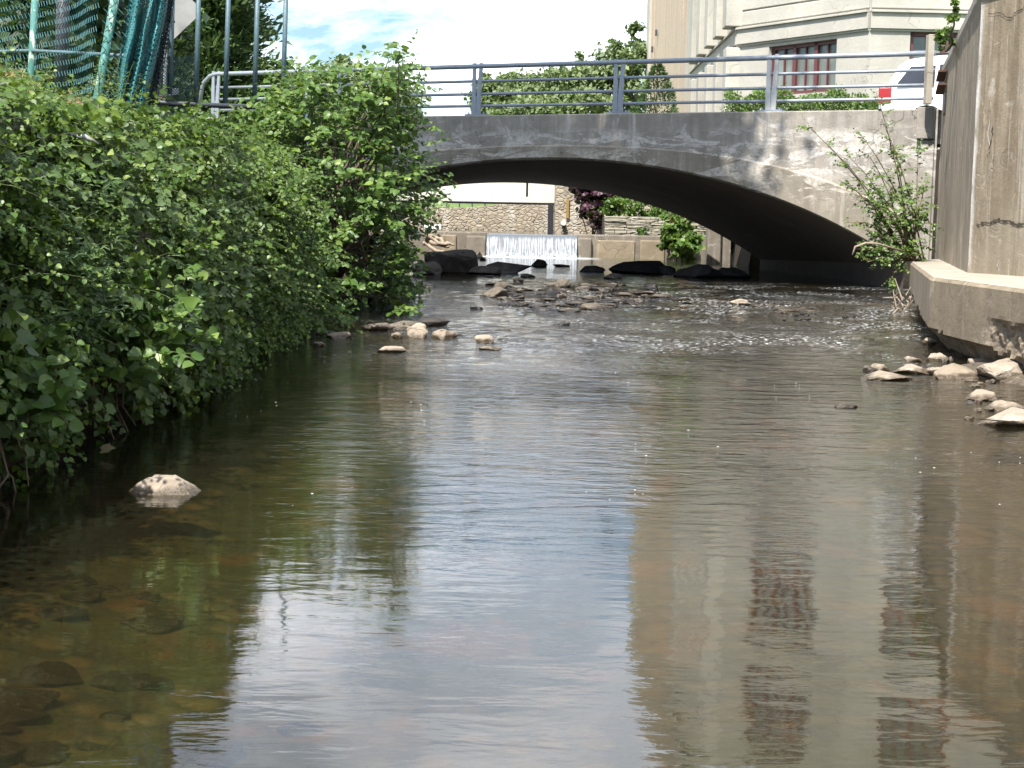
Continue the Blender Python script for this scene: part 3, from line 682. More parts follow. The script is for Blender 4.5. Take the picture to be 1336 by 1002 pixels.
m = MB(); m.box((c.x + d.x * .15 + nn.x * .0, c.y + d.y * .15, (za + zb_) / 2), (.05, .55, za - zb_), math.atan2(d.y, d.x) + math.pi / 2); m.build('slot', M_['black'], wall)  # black block; the shade inside the recess is only its colour

plinth = empty('concrete_plinth', (5, 18, 0), 'low chamfered concrete plinth with crumbling underside at the foot of the retaining wall', 'plinth')
OUT = [Vector((6.75, 25.6)), Vector((6.1, 23.7)), Vector((4.50, 16.6)), Vector((4.56, 13.7)), Vector((6.0, 6.0)), Vector((7.5, 2.0))]
INN = [Vector((7.4, 25.8)), Vector((6.95, 23.9)), Vector((5.75, 18.0)), Vector((6.6, 14.5)), Vector((8.5, 6.0)), Vector((9.5, 2.0))]
cpts = []; ipts = []; nrmv = []
for i in range(5):
    n = int((OUT[i + 1] - OUT[i]).length / .06)
    for k in range(n):
        cpts.append(OUT[i].lerp(OUT[i + 1], k / n)); ipts.append(INN[i].lerp(INN[i + 1], k / n)); d = (OUT[i + 1] - OUT[i]).normalized(); nrmv.append(Vector((d.y, -d.x)) if d.cross(Vector((-1, 0))) < 0 else Vector((d.y, -d.x)))
def pface(c, n, z, i):
    if n.x > 0: n = -n
    L = i * .06
    edge = W(c.y) + .22 + .10 * mnoise.noise(Vector((L * .9, 0, 0))) + .05 * mnoise.noise(Vector((L * 4, 0, 3)))
    patch = smooth(14.75, 14.35, c.y) * smooth(.66 + .07 * mnoise.noise(Vector((L * 3, 2, 0))), .58, z) if c.y < 15.2 else 0
    e = 0
    if z < edge: e -= min(.30, (edge - z) * .9) + .05 * (1 + mnoise.noise(Vector((L * 5, z * 7, 1))))
    if patch > 0: e -= patch * (.06 + .06 * mnoise.noise(Vector((L * 6, z * 6, 2))) + .035 * mnoise.noise(Vector((L * 15, z * 15, 2))))
    return Vector((c.x + n.x * e, c.y + n.y * e, z))
zs = list(np.linspace(-.35, .93, 34)); rows = []
for z in zs: rows.append([pface(c, n, z, i) for i, (c, n) in enumerate(zip(cpts, nrmv))])
rows.append([Vector((c.x + .03, c.y, .965 + .008 * mnoise.noise(Vector((i * .2, 0, 0))))) for i, c in enumerate(cpts)])
m = MB(); m.grid(rows); po = m.build('plinth_face', M_['plinth'], plinth, smooth=False); po.data.materials.append(M_['aggregate'])
for p in po.data.polygons:
    c = p.center; L_i = W(c.y) + .20 + .07 * mnoise.noise(Vector((c.y * 2, 0, 0)))
    if c.z < L_i or (c.y < 14.85 and c.z < .60 + .07 * mnoise.noise(Vector((c.y * 3, 5, 0)))): p.material_index = 1
m = MB(); m.grid([[Vector((c.x + .03, c.y, .965)) for c in cpts], [Vector((*(c.lerp(i_, .5)), .972)) for c, i_ in zip(cpts, ipts)], [Vector((i_.x, i_.y, .985)) for i_ in ipts]])
m.build('plinth_top', M_['concrete_pale'], plinth)  # paler than the plinth face: sun on the top is put into the colour
m = MB(); m.add([(6.75, 25.6, -.4), (7.6, 25.9, -.4), (7.6, 25.9, .97), (6.75, 25.6, .965)], [(0, 1, 2, 3)]); m.build('end_face', M_['plinth'], plinth)

# left bank wall hidden under the vines
m = MB(); m.prism([(-2.93, -6), (-2.93, 16.7), (-3.35, 17.0), (-3.35, -6)], -.4, 2.08); tag(m.build('bank_wall', M_['weir'], None), 'old concrete bank wall buried under green vines', 'wall')

# ---------------------------------------------------------------- weir and upstream walls
weir = empty('weir', (.5, 46.3, .3), 'low concrete weir with stained piers either side of the falling water', 'weir')
for nm, x0, x1, zt in (('left_abutment', -7.5, -.84, 1.10), ('right_abutment', 1.86, 5.75, 1.09)):
    m = MB(); m.box(((x0 + x1) / 2, 46.4, zt / 2 - .15), (x1 - x0, .5, zt + .3)); m.build('weir_wall', M_['weir'], weir, bevel=.03)
for x0, x1 in ((-1.45, -.86), (1.88, 2.30)):
    m = MB(); m.box(((x0 + x1) / 2, 46.12, .5), (x1 - x0, .30, .98)); m.build('pier', M_['weir'], weir, bevel=.05)
for x0, x1, z0, z1 in ((-2.2, -1.75, .2, 1.0), (2.45, 3.6, .3, .93), (3.75, 4.5, .3, .95)):
    m = MB(); m.box(((x0 + x1) / 2, 46.16, (z0 + z1) / 2), (x1 - x0, .16, z1 - z0)); m.build('patch_panel', M_['plinth'], weir, bevel=.03)
m = MB(); m.box((.5, 46.35, .4), (2.7, .35, 1.2)); m.build('sill', M_['rock_dark'], weir)
# rubble stone wall across the pool
sw = empty('stone_wall', (-3, 60, 1), 'pale rubble stone wall across the pool behind the weir', 'wall')
rows = []
for x in np.linspace(-13, 1.6, 60):
    zt = 1.92 + .24 * smooth(-2.0, .2, x) + .02 * mnoise.noise(Vector((x * 3, 0, 0)))
    rows.append([(x, 60, .7), (x, 59.98, (zt + .9) / 2), (x, 60, zt), (x, 60.5, zt + .01), (x, 60.5, .7)])
m = MB(); m.grid(rows); m.build('stonework', M_['stone'], sw)
sp = empty('stone_pier', (1.9, 55, 1), 'tall rubble stone pier with a yellow painted stripe', 'pier')
m = MB(); m.prism([(1.42, 55), (2.75, 54.9), (2.75, 56.5), (1.42, 56.5)], .6, 3.3); m.prism([(2.75, 55.12), (4.8, 54.6), (4.8, 56), (2.75, 56.3)], .6, 2.55); m.build('stonework', M_['stone'], sp, bevel=.04)
m = MB(); q = P(740.5, 277, 54.8); m.box((q.x, 54.9, 1.93), (.10, .06, .70)); m.build('painted_stripe', M_['yellow'], sp)
m = MB(); q = P(735, 291, 54.8); m.tube([Vector((q.x, 55.1, q.z)), Vector((q.x, 54.6, q.z))], .085, 12); m.build('drain_outlet', M_['white_plastic'], sp)
m = MB(); m.box((1.29, 56.2, 1.55), (.20, .4, 1.15)); tag(m.build('gap_shade', M_['black']), 'dark strip painting the shade in the gap beside the stone pier', 'post')  # black box put in for the shade of the recess
# stacked flat-stone terrace wall right of the purple bush
tw = empty('terrace_wall', (4.2, 50, 1), 'low stacked flat stone terrace wall above the right side of the weir', 'wall')
m = MB()
for k in range(7):
    x = 2.9; z = 1.02 + k * .092
    while x < 6.1:
        w = random.uniform(.3, .9); m.box((x + w / 2, 50 + random.uniform(-.04, .04) + k * .02, z + .046), (w - .015, .5, .085), random.uniform(-.03, .03)); x += w
m.build('stonework', M_['slabstone'], tw, bevel=.015)
m = MB(); m.prism([(2.9, 50.3), (6.2, 50.3), (6.2, 58), (2.9, 54.3)], .8, 1.60); m.build('terrace_soil', M_['soil'], kind='structure')
m = MB(); m.prism([(-12.9, 46.6), (-12.9, 46.61), (-12.8, 46.6)], .2, .3)
# white beam bridge far upstream
wb = empty('beam_bridge', (-3, 57, 2.1), 'white concrete beam footbridge spanning low over the pool upstream', 'bridge')
m = MB(); m.box((-4.9, 57, 2.35), (13.2, .9, .48)); m.build('girder', M_['white_beam'], wb, bevel=.02)
m = MB(); m.box((-4.9, 57.05, 2.78), (13.2, .82, .36)); m.build('fascia_panel', M_['white_beam'], wb, bevel=.02)
m = MB(); m.box((-4.9, 57.1, 3.14), (13.2, .76, .34)); m.build('parapet', M_['white_beam'], wb, bevel=.02)
m = MB(); m.box((-4.9, 57.0, 2.085), (13.2, .8, .06)); m.build('dark_strip', M_['dark'], wb)  # dark strip drawn along the girder's lower edge
fn = empty('picket_fence', (-3, 60.6, 2), 'thin dark picket fence on top of the far stone wall', 'fence')
for k in range(14):
    x = -5.2 + k * .5; m = MB(); m.box((x, 60.7, 2.2), (.05, .05, .9)); m.build('picket', M_['dark'], fn)
m = MB(); m.box((-2, 60.72, 2.55), (7.6, .03, .04)); m.build('rail', M_['dark'], fn)
# concrete column + pink block + dark pipe right, below the arch
q = G(924, 346, 0); m = MB(); m.box((5.36, 41.6, 1.2), (.36, .4, 2.4)); m.box((5.72, 41.7, 1.1), (.22, .4, 2.2)); tag(m.build('concrete_pilaster', M_['weir'], bevel=.02), 'pale concrete pilaster standing at the water edge beyond the arch', 'pilaster')
m = MB(); m.box((4.95, 45.2, 1.72), (.34, .3, .62)); tag(m.build('masonry_block', M_['pink'], bevel=.03), 'pink masonry block beside the concrete pilaster under the arch', 'block')
m = MB(); m.tube([(4.62, 45.3, 1.3), (4.62, 45.3, 2.1)], .14, 10); tag(m.build('rusty_pipe', M_['rust'], None, True), 'dark rusty pipe stub left of the pink block', 'pipe')

# ---------------------------------------------------------------- buildings
def wall_panels(m, p0, p1, z0, z1, opens, out=0.0, th=.0):
    """wall from p0 to p1 with rectangular openings (u0,u1,za,zb)"""
    a = Vector(p0); b = Vector(p1); L = (b - a).length; d = (b - a) / L; n = Vector((d.y, -d.x))
    us = sorted({0, L} | {o[0] for o in opens} | {o[1] for o in opens}); zz = sorted({z0, z1} | {o[2] for o in opens} | {o[3] for o in opens})
    for i in range(len(us) - 1):
        for j in range(len(zz) - 1):
            uc, zc = (us[i] + us[i + 1]) / 2, (zz[j] + zz[j + 1]) / 2
            if any(o[0] < uc < o[1] and o[2] < zc < o[3] for o in opens): continue
            q = [a + d * us[i] + n * out, a + d * us[i + 1] + n * out]
            m.add([(q[0].x, q[0].y, zz[j]), (q[1].x, q[1].y, zz[j]), (q[1].x, q[1].y, zz[j + 1]), (q[0].x, q[0].y, zz[j + 1])], [(0, 1, 2, 3)])
    for (u0, u1, za, zb) in opens:   # reveals
        q0, q1 = a + d * u0, a + d * u1; r = -n * .3
        c = [(q0, za), (q1, za), (q1, zb), (q0, zb)]
        for k in range(4):
            (pa, z_a), (pb, z_b) = c[k], c[(k + 1) % 4]
            m.add([(pa.x + n.x * out, pa.y + n.y * out, z_a), (pb.x + n.x * out, pb.y + n.y * out, z_b), (pb.x + r.x, pb.y + r.y, z_b), (pa.x + r.x, pa.y + r.y, z_a)], [(0, 1, 2, 3)])
    return a, d, n
def window(parent, a, d, n, u0, u1, z0, z1, cols=3, sub=2, rows_=1):
    def pt(u, z, o): q = a + d * u + n * o; return Vector((q.x, q.y, z))
    m = MB(); w = u1 - u0
    def vbar(u, ww, dp=.10): m.bar(pt(u, z0, -.18), pt(u, z1, -.18), ww, dp, up=(n.x, n.y, 0))
    for k in range(cols + 1): vbar(u0 + .06 + (w - .12) * k / cols, .13)
    for k in range(cols * sub + 1): vbar(u0 + .06 + (w - .12) * k / (cols * sub), .04, .06)
    for z in [z0 + .05, z1 - .05] + [z0 + (z1 - z0) * r / rows_ for r in range(1, rows_)]:
        m.bar(pt(u0, z, -.175), pt(u1, z, -.175), .09, .10)
    f = m.build('window', M_['red'], parent)
    m = MB(); m.add([pt(u0, z0, -.22), pt(u1, z0, -.22), pt(u1, z1, -.22), pt(u0, z1, -.22)], [(0, 1, 2, 3)]); m.build('pane', M_['glass'], f)
CW = [Vector((6.74, 60.0)), Vector((6.54, 46.4)), Vector((9.43, 42.0)), Vector((24.0, 42.3))]
ob = empty('office_building', (9.4, 44, 3.1), 'cream masonry building with red framed windows and banded stonework beyond the bridge', 'building')
wm = MB(); rm = MB(); bm_ = MB(); pm = MB()
ZG, ZB0, ZB1, ZR = 3.0, 6.78, 7.20, 17.5
wins = []
uB = [on_line(p, CW[1], CW[2]) for p in (1000, 1088)]
uA = [on_line(p, CW[2], CW[3]) for p in (1183, 1268)]
opB = [(uB[0], uB[1], 5.2, 6.62), (uB[0], uB[1], 8.1, 10.45), (uB[0], uB[1], 11.9, 14.2)]
opA = [(uA[0] + k * 3.6, uA[0] + k * 3.6 + 1.9, a, c) for k in range(3) for a, c in ((4.4, 6.72), (8.1, 10.45), (11.9, 14.2))]
opC = []
for k, uu in enumerate((1.6, 4.2, 6.8, 9.4)):
    opC += [(13.6 - uu - 1.3, 13.6 - uu, a, c) for a, c in ((3.2, 6.6), (8.1, 10.45), (11.9, 14.2))]
for (p0, p1, ops, w) in ((CW[0], CW[1], opC, 1), (CW[1], CW[2], opB, 3), (CW[2], CW[3], opA, 2)):
    a, d, n = wall_panels(wm, p0, p1, ZG, ZR, ops); wins.append((a, d, n, ops, w)); L = (p1 - p0).length
    def seg(mb, u0, u1, z0, z1, o): 
        q0 = a + d * u0 + n * (o / 2 - .05); q1 = a + d * u1 + n * (o / 2 - .05); mb.bar((q0.x, q0.y, (z0 + z1) / 2), (q1.x, q1.y, (z0 + z1) / 2), o + .1, z1 - z0)
    # belt course
    seg(bm_, 0, L, ZB0, ZB1, .10); seg(bm_, 0, L, ZB1 + .003, ZB1 + .07, .17); seg(bm_, 0, L, ZB0 - .06, ZB0 - .003, .05)
    # rusticated courses between openings above the belt
    z = ZB1 + .12
    while z < ZR - .4:
        cuts = sorted([(o[0] - .12, o[1] + .12) for o in ops if o[2] - .1 < z + .2 < o[3] + .1]); s = 0.02
        for c0, c1 in cuts + [(L - .02, L)]:
            if c0 - s > .2: seg(rm, s, c0, z, z + .40, .055)
            s = c1
        z += .44
    seg(bm_, 0, L, ZR - .3, ZR, .35); seg(bm_, 0, L, 10.95, 11.15, .12)
wm.build('wall', M_['cream2'], ob); rm.build('banded_stonework', M_['cream'], ob, bevel=.02); bm_.build('belt_course', M_['cream2'], ob, bevel=.01)
a, d, n, ops, w = wins[0]
for k in range(5):       # pilasters on the receding front
    u = 13.6 - (.25 + k * 2.6)
    m = MB(); q = a + d * u; m.box((q.x + n.x * .15, q.y + n.y * .15, 4.85), (.45, .7, 3.7), 0); m.box((q.x + n.x * .17, q.y + n.y * .17, 12.0), (.5, .85, 9.4), 0)
    m.build('pilaster', M_['cream'], ob, bevel=.03)
for a, d, n, ops, w in wins:
    for o in ops: window(ob, a, d, n, *o, cols=w, sub=2, rows_=2 if o[3] - o[2] > 2 else 1)
m = MB(); m.add([(CW[0].x, CW[0].y, ZR), (CW[1].x, CW[1].y, ZR), (CW[2].x, CW[2].y, ZR), (CW[3].x, CW[3].y, ZR), (24, 60, ZR)], [(0, 1, 2, 3, 4)]); m.build('roof', M_['paving'], ob)
bb = empty('brick_building', (7, 70, 3), 'tan brick block with scattered dark anchor plates behind the cream building', 'building')
m = MB(); op = [(18.6, 19.2, 10, 14), (3, 3.8, 8.8, 13.5), (1.0, 1.8, 3.5, 5.2), (21.4, 22.2, 6.9, 12.9)]
a, d, n = wall_panels(m, (7.02, 84.0), (6.78, 60.1), 2.5, 24, op); wall_panels(m, (24, 84), (7.02, 84.0), 2.5, 24, []); m.build('wall', M_['brick'], bb)
for o in op: window(bb, a, d, n, *o, cols=1, sub=2)
m = MB(); m.box((6.93, 61.6, 13.2), (.25, 3.0, 21.5)); m.build('corner_pier', M_['cream2'], bb)
m = MB(); m.box((7.0, 83.3, 13.2), (.25, 1.6, 21.5)); m.build('corner_pier', M_['cream2'], bb)
for k in range(9):
    uy = 66 + (k * 37 % 15); z = 4.5 + (k * 2.9) % 11; m = MB(); m.box((6.86 - .0, uy, z), (.1, .28, .28), 0); m.build('anchor_plate', M_['dark'], bb)
m = MB(); m.add([(7.02, 84, 24), (6.78, 60.1, 24), (24, 60.1, 24), (24, 84, 24)], [(0, 1, 2, 3)]); m.build('roof', M_['paving'], bb)
# ================================================================ CAR
def make_car(loc, rz):
    t = empty('parked_car', loc, 'white estate SUV with red tail lamp driving behind the bridge railing', 'car')
    Mx = Matrix.Translation(Vector(loc)) @ Matrix.Rotation(rz, 4, 'Z')
    # rear at x=0, front at x=4.7, y across, visible side y=-0.92
    def fin(m, nm, mat, par=t, sm=False, bv=0): m.v = [tuple(Mx @ Vector(v)) for v in m.v]; return m.build(nm, M_[mat], par, sm, bv)
    prof = [(.06, .45), (.0, .75), (.03, 1.05), (.16, 1.18), (.36, 1.60), (.55, 1.72), (1.2, 1.80), (2.2, 1.80), (2.9, 1.70), (3.55, 1.22), (4.3, 1.08), (4.66, .85), (4.70, .45)]
    def half(z): return .93 - .02 * max(0, .8 - z) - .30 * max(0, z - 1.12)
    m = MB(); arch = []
    low = []
    for x, z in [(4.70, .45), (4.35, .35)] + [(3.75 + .42 * math.cos(a), .36 + .42 * math.sin(a)) for a in np.linspace(0, math.pi, 9)] + [(3.2, .30), (1.5, .30)] + [(.95 + .42 * math.cos(a), .36 + .42 * math.sin(a)) for a in np.linspace(0, math.pi, 9)] + [(.45, .35), (.06, .45)]: low.append((x, z))
    outl = prof + low[1:-1]
    ys_ = [-1, -.96, .96, 1]
    rows = []
    for s in ys_:
        row = []
        for x, z in outl:
            k = .97 if abs(s) == 1 else 1.0; xx = 2.35 + (x - 2.35) * (1 if abs(s) < 1 else .985)
            row.append((xx, s * half(z), z if abs(s) < 1 else z - .012 if z > 1 else z))
        row.append(row[0]); rows.append(row)
    m.grid(rows); n = len(outl)
    m.add([rows[0][i] for i in range(n)], [tuple(range(n))]); m.add([rows[-1][i] for i in range(n)], [tuple(range(n - 1, -1, -1))])
    fin(m, 'body', 'white_car', bv=0)
    def side_poly(pts, nm, mat, off=.012, par=t):
        for s in (-1, 1):
            m = MB(); m.add([(x, s * (half(z) + off), z) for x, z in pts] + [(x, s * (half(z) - .01), z) for x, z in pts], [tuple(range(len(pts)))] + [(i, (i + 1) % len(pts), len(pts) + (i + 1) % len(pts), len(pts) + i) for i in range(len(pts))])
            fin(m, nm, mat)
    side_poly([(.34, 1.19), (1.10, 1.19), (1.10, 1.58), (.60, 1.56)], 'quarter_window', 'car_glass')
    side_poly([(1.18, 1.19), (2.05, 1.19), (2.05, 1.62), (1.18, 1.60)], 'rear_side_window', 'car_glass')
    side_poly([(2.13, 1.19), (3.3, 1.19), (2.85, 1.58), (2.13, 1.62)], 'front_side_window', 'car_glass')
    m = MB()
    for s in (-1, 1): m.bar((.5, s * .70, 1.80), (2.6, s * .70, 1.84), .05, .04)
    fin(m, 'roof_rails', 'black')
    m = MB(); m.add([(.155, -.78, 1.2), (.155, .78, 1.2), (.345, .70, 1.56), (.345, -.70, 1.56)], [(0, 1, 2, 3)]); m.v = [(x - .012, y, z) for x, y, z in m.v]; fin(m, 'rear_window', 'car_glass')
    for s in (-1, 1):
        m = MB(); m.box((.12, s * .87, .98), (.26, .14, .34)); fin(m, 'tail_lamp', 'tail', bv=.03)
        m = MB(); m.box((4.5, s * .8, .82), (.3, .25, .16)); fin(m, 'headlamp', 'glass', bv=.03)
        m = MB(); m.box((2.9, s * 1.0, 1.2), (.14, .2, .14)); fin(m, 'wing_mirror', 'white_car', bv=.03)
    m = MB(); m.box((.0, 0, .58), (.16, 1.6, .22)); fin(m, 'rear_bumper', 'white_car', bv=.04)
    for x in (.95, 3.75):
        for s in (-1, 1):
            m = MB(); m.tube([(x, s * .70, .36), (x, s * .91, .36)], .355, 24); w = fin(m, 'wheel', 'rubber')
            m = MB(); m.tube([(x, s * .90, .36), (x, s * .925, .36)], .22, 16); fin(m, 'rim', 'metal_light', w)
    return t
rzb = math.atan2(-BE.y, -BE.x)
q = P(1146, 100, 32.6); make_car((q.x + .26, 32.9, 3.20), rzb + .05)

# ================================================================ LEFT FENCES
def wire_panel(m, corner, ux, uz, wid, hei, cell=.06, r=.0034, wave=None):
    """woven chain link: zigzag wires running up the panel"""
    corner = Vector(corner); nx = int(wid / cell); nz = int(hei / (cell * .75)); n = ux.cross(uz).normalized()
    for i in range(nx):
        for ph in (0,):
            pts = []
            for k in range(nz + 1):
                s = (i + (.5 if k % 2 else -.5) * (1 if i % 1 == 0 else -1)) * cell; zc = k * cell * .75
                off = n * (.004 * (1 if k % 2 else -1)) + (n * wave(s, zc) if wave else Vector())
                pts.append(corner + ux * (s + cell / 2) + uz * zc + off)
            m.tube(pts, r, 3, False)
p1b, p1t = P(41, 97, 13.5), P(49, -60, 13.5); p2b, p2t = P(125, 141, 12.0), P(160, -60, 12.0)
cf = empty('chain_link_fence', p2b, 'teal coated chain link fence with leaning flaking posts on the bank top', 'fence')
m = MB(); m.tube([p1b - Vector((0, 0, .3)), p1b, p1t], .032, 10); m.build('post', M_['flake'], cf, True)
m = MB(); m.tube([p2b - Vector((0, 0, .2)), p2b, p2t], .034, 10); m.build('post', M_['flake'], cf, True)
m = MB(); a = P(78, 100, 14.2); m.tube([a - Vector((0, 0, .3)), P(84, -60, 14.2)], .06, 10); m.build('post', M_['dark'], cf, True)
A0 = P(-90, 70, 15.2); A1 = P(168, 73, 11.9)
m = MB(); m.tube([A0, P(41, 66, 13.5), A1], .016, 8); m.build('tension_rail', M_['bluegrey'], cf, True)
for (a, c, zt) in ((P(-90, 78, 15.2), p1b, 4.9), (p1b, p2b, 4.9), (p2b, P(170, 150, 11.9), 4.9)):
    ux = Vector((c.x - a.x, c.y - a.y, 0)); wd = ux.length; ux.normalize(); z0 = min(a.z, c.z)
    lean = Vector((.10, 0, 1)).normalized(); m = MB()
    wire_panel(m, (a.x, a.y, z0), ux, lean, wd, zt - z0, wave=lambda s, z: .03 * math.sin(s * 4 + z * 2))
    m.build('wire_mesh', M_['teal'], cf)
# rolled netting
def netmat(name, col, sc, dens):
    m = N(name); u = m.n('ShaderNodeUVMap'); s = m.n('ShaderNodeSeparateXYZ', {0: u.outputs[0]})
    a = m.math('ADD', m.math('MULTIPLY', s.outputs[0], sc), m.math('MULTIPLY', s.outputs[1], sc)); b_ = m.math('SUBTRACT', m.math('MULTIPLY', s.outputs[0], sc), m.math('MULTIPLY', s.outputs[1], sc))
    fa = m.math('LESS_THAN', m.math('FRACT', a), dens); fb = m.math('LESS_THAN', m.math('FRACT', b_), dens); al = m.math('MAXIMUM', fa, fb)
    c = m.mix(m.ramp(m.noise(3, 4), .35, .65), col, [x * .5 for x in col])
    sh = m.bsdf(c, .5); tr = m.n('ShaderNodeBsdfTransparent')
    return m.done(m.n('ShaderNodeMixShader', {0: al, 1: tr.outputs[0], 2: sh}).outputs[0])
M_['net'] = netmat('teal_netting', (.045, .22, .24), 26, .42); M_['net_shade'] = netmat('shaded_netting', (.03, .075, .10), 30, .5); M_['net3'] = netmat('screen_netting', (.05, .10, .12), 22, .28)
def net_sheet(name, bot, top, mat, parent, nz=24, z_ex=0):
    """sheet following a folded plan line; bot/top lists of world points"""
    vs = []; fs = []; uv = []; n = len(bot); Ls = [0]
    for i in range(1, n): Ls.append(Ls[-1] + (bot[i] - bot[i - 1]).length)
    for k in range(nz + 1):
        f_ = k / nz
        for i in range(n):
            p = bot[i].lerp(top[i], f_) + Vector((.02 * mnoise.noise(Vector((i * .7, f_ * 5, 0))), .03 * mnoise.noise(Vector((i * .9, f_ * 4, 5))), 0)); vs.append(p); uv.append((Ls[i], f_ * (top[i] - bot[i]).length))
    for k in range(nz):
        for i in range(n - 1): fs.append((k * n + i, k * n + i + 1, (k + 1) * n + i + 1, (k + 1) * n + i))
    me = bpy.data.meshes.new(name); me.from_pydata([tuple(v) for v in vs], [], fs); ul = me.uv_layers.new(name='uv')
    for l in me.loops: ul.data[l.index].uv = uv[l.vertex_index]
    return link(name, me, mat, parent, True)
def folded(px0, py0, px1, py1, pt0, pt1, Y, amp, folds, n=60):
    bot = []; top = []
    for i in range(n + 1):
        f_ = i / n; o = amp * math.sin(f_ * folds * 2 * math.pi) + amp * .5 * math.sin(f_ * folds * 4.7 + 1)
        bot.append(P(px0 + (px1 - px0) * f_, py0 + (py1 - py0) * f_, Y + o)); top.append(P(pt0 + (pt1 - pt0) * f_, -70, Y + o * .8))
    return bot, top
nr = empty('netting_roll', P(170, 150, 12), 'bunched teal plastic netting hanging in folds at the end of the fence', 'netting')
b_, t_ = folded(143, 140, 182, 158, 182, 232, 11.9, .13, 3.0); net_sheet('netting_fold', b_, t_, M_['net'], nr)
b_, t_ = folded(148, 142, 186, 156, 186, 236, 12.12, .10, 4.0); net_sheet('netting_fold', b_, t_, M_['net'], nr)
b_, t_ = folded(178, 156, 203, 150, 210, 240, 12.35, .12, 2.0); net_sheet('netting_fold', b_, t_, M_['net_shade'], nr)  # dark copy of the teal netting: shade in the folds put into colour
b_, t_ = folded(180, 154, 200, 150, 208, 236, 12.6, .08, 2.5); net_sheet('netting_fold', b_, t_, M_['net_shade'], nr)
# picket panel hanging beyond the roll
pk = empty('steel_barrier', P(300, 137, 23), 'bluegrey steel picket panel with open top standing at the bridge end', 'fence')
def pkY(px): return 22 + (px - 215) / 160 * 1.6
for px, pt in ((222, 225), (256, 259), (294, 298), (332, 336), (369, 373)):
    Y = pkY(px); yb = 133 + (px - 185) * .045; a = P(px - .3, yb + (-12 if px == 222 else 0), Y); t = P(pt, 0, Y); k = (5.05 - a.z) / (t.z - a.z)
    m = MB(); m.tube([a, a.lerp(t, k)], .036, 8); m.build('picket', M_['bluegrey'], pk, True)
m = MB(); m.tube([P(180, 133, pkY(180)), P(400, 143, pkY(400))], .036, 8); m.build('bottom_rail', M_['dark'], pk, True)
a = P(400, 143, pkY(400)); m = MB(); m.tube([Vector((a.x, a.y, 2.3)), Vector((a.x, a.y, 3.6))], .04, 8); m.build('end_post', M_['bluegrey'], pk, True)
# small mesh screen and pole behind
ms = empty('mesh_screen', P(235, 165, 24.5), 'small dark mesh screen stretched between posts behind the pickets', 'fence')
bot = [P(200 + 55 * i / 12, 192, 24.5) for i in range(13)]; top = [P(200 + 55 * i / 12, 71 + 3 * math.sin(math.pi * i / 12), 24.5) for i in range(13)]
net_sheet('screen', bot, top, M_['net3'], ms)
for px in (206, 254): m = MB(); m.tube([P(px, 196, 24.5), P(px + 2, 66, 24.5)], .03, 8); m.build('post', M_['bluegrey'], ms, True)
wp = MB(); wp.tube([P(189, 190, 21), P(196, 60, 21), P(206, -70, 21)], [.10, .09, .08], 10); po_ = wp.build('wooden_pole', M_['bark'], None, True); tag(po_, 'brown wooden pole with dried vine beside the netting', 'pole')
fo = Foliage()
for i in range(60):
    p = P(rng.uniform(192, 206), rng.uniform(62, 130), 20.8); fo.spray(p, (rng.normal(), -.5, -.6), .18, 6, .07, .6, .003)
o = empty('dried_vine', P(198, 100, 20.8), 'withered brown vine clinging to the wooden pole', 'vine'); fo.finish('leaves', 'small', L_['dry'], o, M_['twig'], 'stems')
# diamond road sign seen from behind
sg = empty('road_sign', P(220, 80, 31), 'grey back of a diamond shaped road sign on a slim post', 'sign')
c = P(219, 12, 31); hd = .64; m = MB(); Mr = Matrix.Rotation(.35, 3, 'Z')
pts = []
for y in (-.01, .01):
    for a in range(4):
        for da in (-.08, .08):
            an = a * math.pi / 2 + da; pts.append(c + Mr @ Vector((hd * math.cos(an), y, hd * math.sin(an))))
m.add(pts, [tuple(range(8)), tuple(range(15, 7, -1))] + [(i, (i + 1) % 8, 8 + (i + 1) % 8, 8 + i) for i in range(8)]); m.build('plate', M_['sign'], sg)
m = MB(); m.tube([Vector((c.x - .1, c.y - .06, 2.6)), Vector((c.x, c.y - .04, c.z + .5))], .035, 8); m.build('post', M_['metal'], sg, True)
m = MB(); m.bar(P(190, 124, 30), P(232, 119, 31), .04, .12); tag(m.build('guard_rail', M_['metal']), 'short grey guard rail behind the mesh screen', 'rail')

# ================================================================ VEGETATION
def ivy(name, npos, fn, nl, size, length, kind, mat, droop, label, up=.6, face=(0.3, -.5, .2), **kw):
    fo = Foliage(); fo.face = np.array(face)
    for _ in range(npos):
        p, d = fn(); fo.spray(p, d, length * rng.uniform(.6, 1.4), nl, size * rng.uniform(.75, 1.25), droop, .0025 if rng.random() < .5 else 0, up)
    return fo
def bulge(y, z):
    b0 = -.06 + .34 * smooth(8.0, 11.5, y)
    return b0 + .20 * mnoise.noise(Vector((y * .9, z * 1.3, 1))) + .12 * mnoise.noise(Vector((y * 2.4, z * 2.6, 4))) + .16 * math.sin(min(1, max(0, z / 2.1)) * math.pi)
vc = None
def vine_pt(lo, hi, ylo, yhi):
    y = ylo + (yhi - ylo) * rng.random() ** 1.0; z = rng.uniform(lo, hi)
    inn = rng.random() ** 1.6 * .22
    x = -2.86 + bulge(y, z) - inn
    d = (rng.uniform(.2, 1.0), rng.normal(-.1, .5), rng.normal(.1, .5)); return (x, y, z), d
def vine_top():
    y = rng.uniform(4, 17.5); k = rng.random() ** 1.5; x = -2.8 + .2 * bulge(y, 2.0) - 2.8 * k
    z = 2.0 + .78 * max(0, k - .07) + .12 * rng.random() + .10 * mnoise.noise(Vector((x, y, 0)))
    return (x, y, z), (rng.normal(0, .6), rng.normal(-.3, .6), rng.uniform(.1, .8))
fo = Foliage(); fo.face = np.array([.35, -.55, .15])
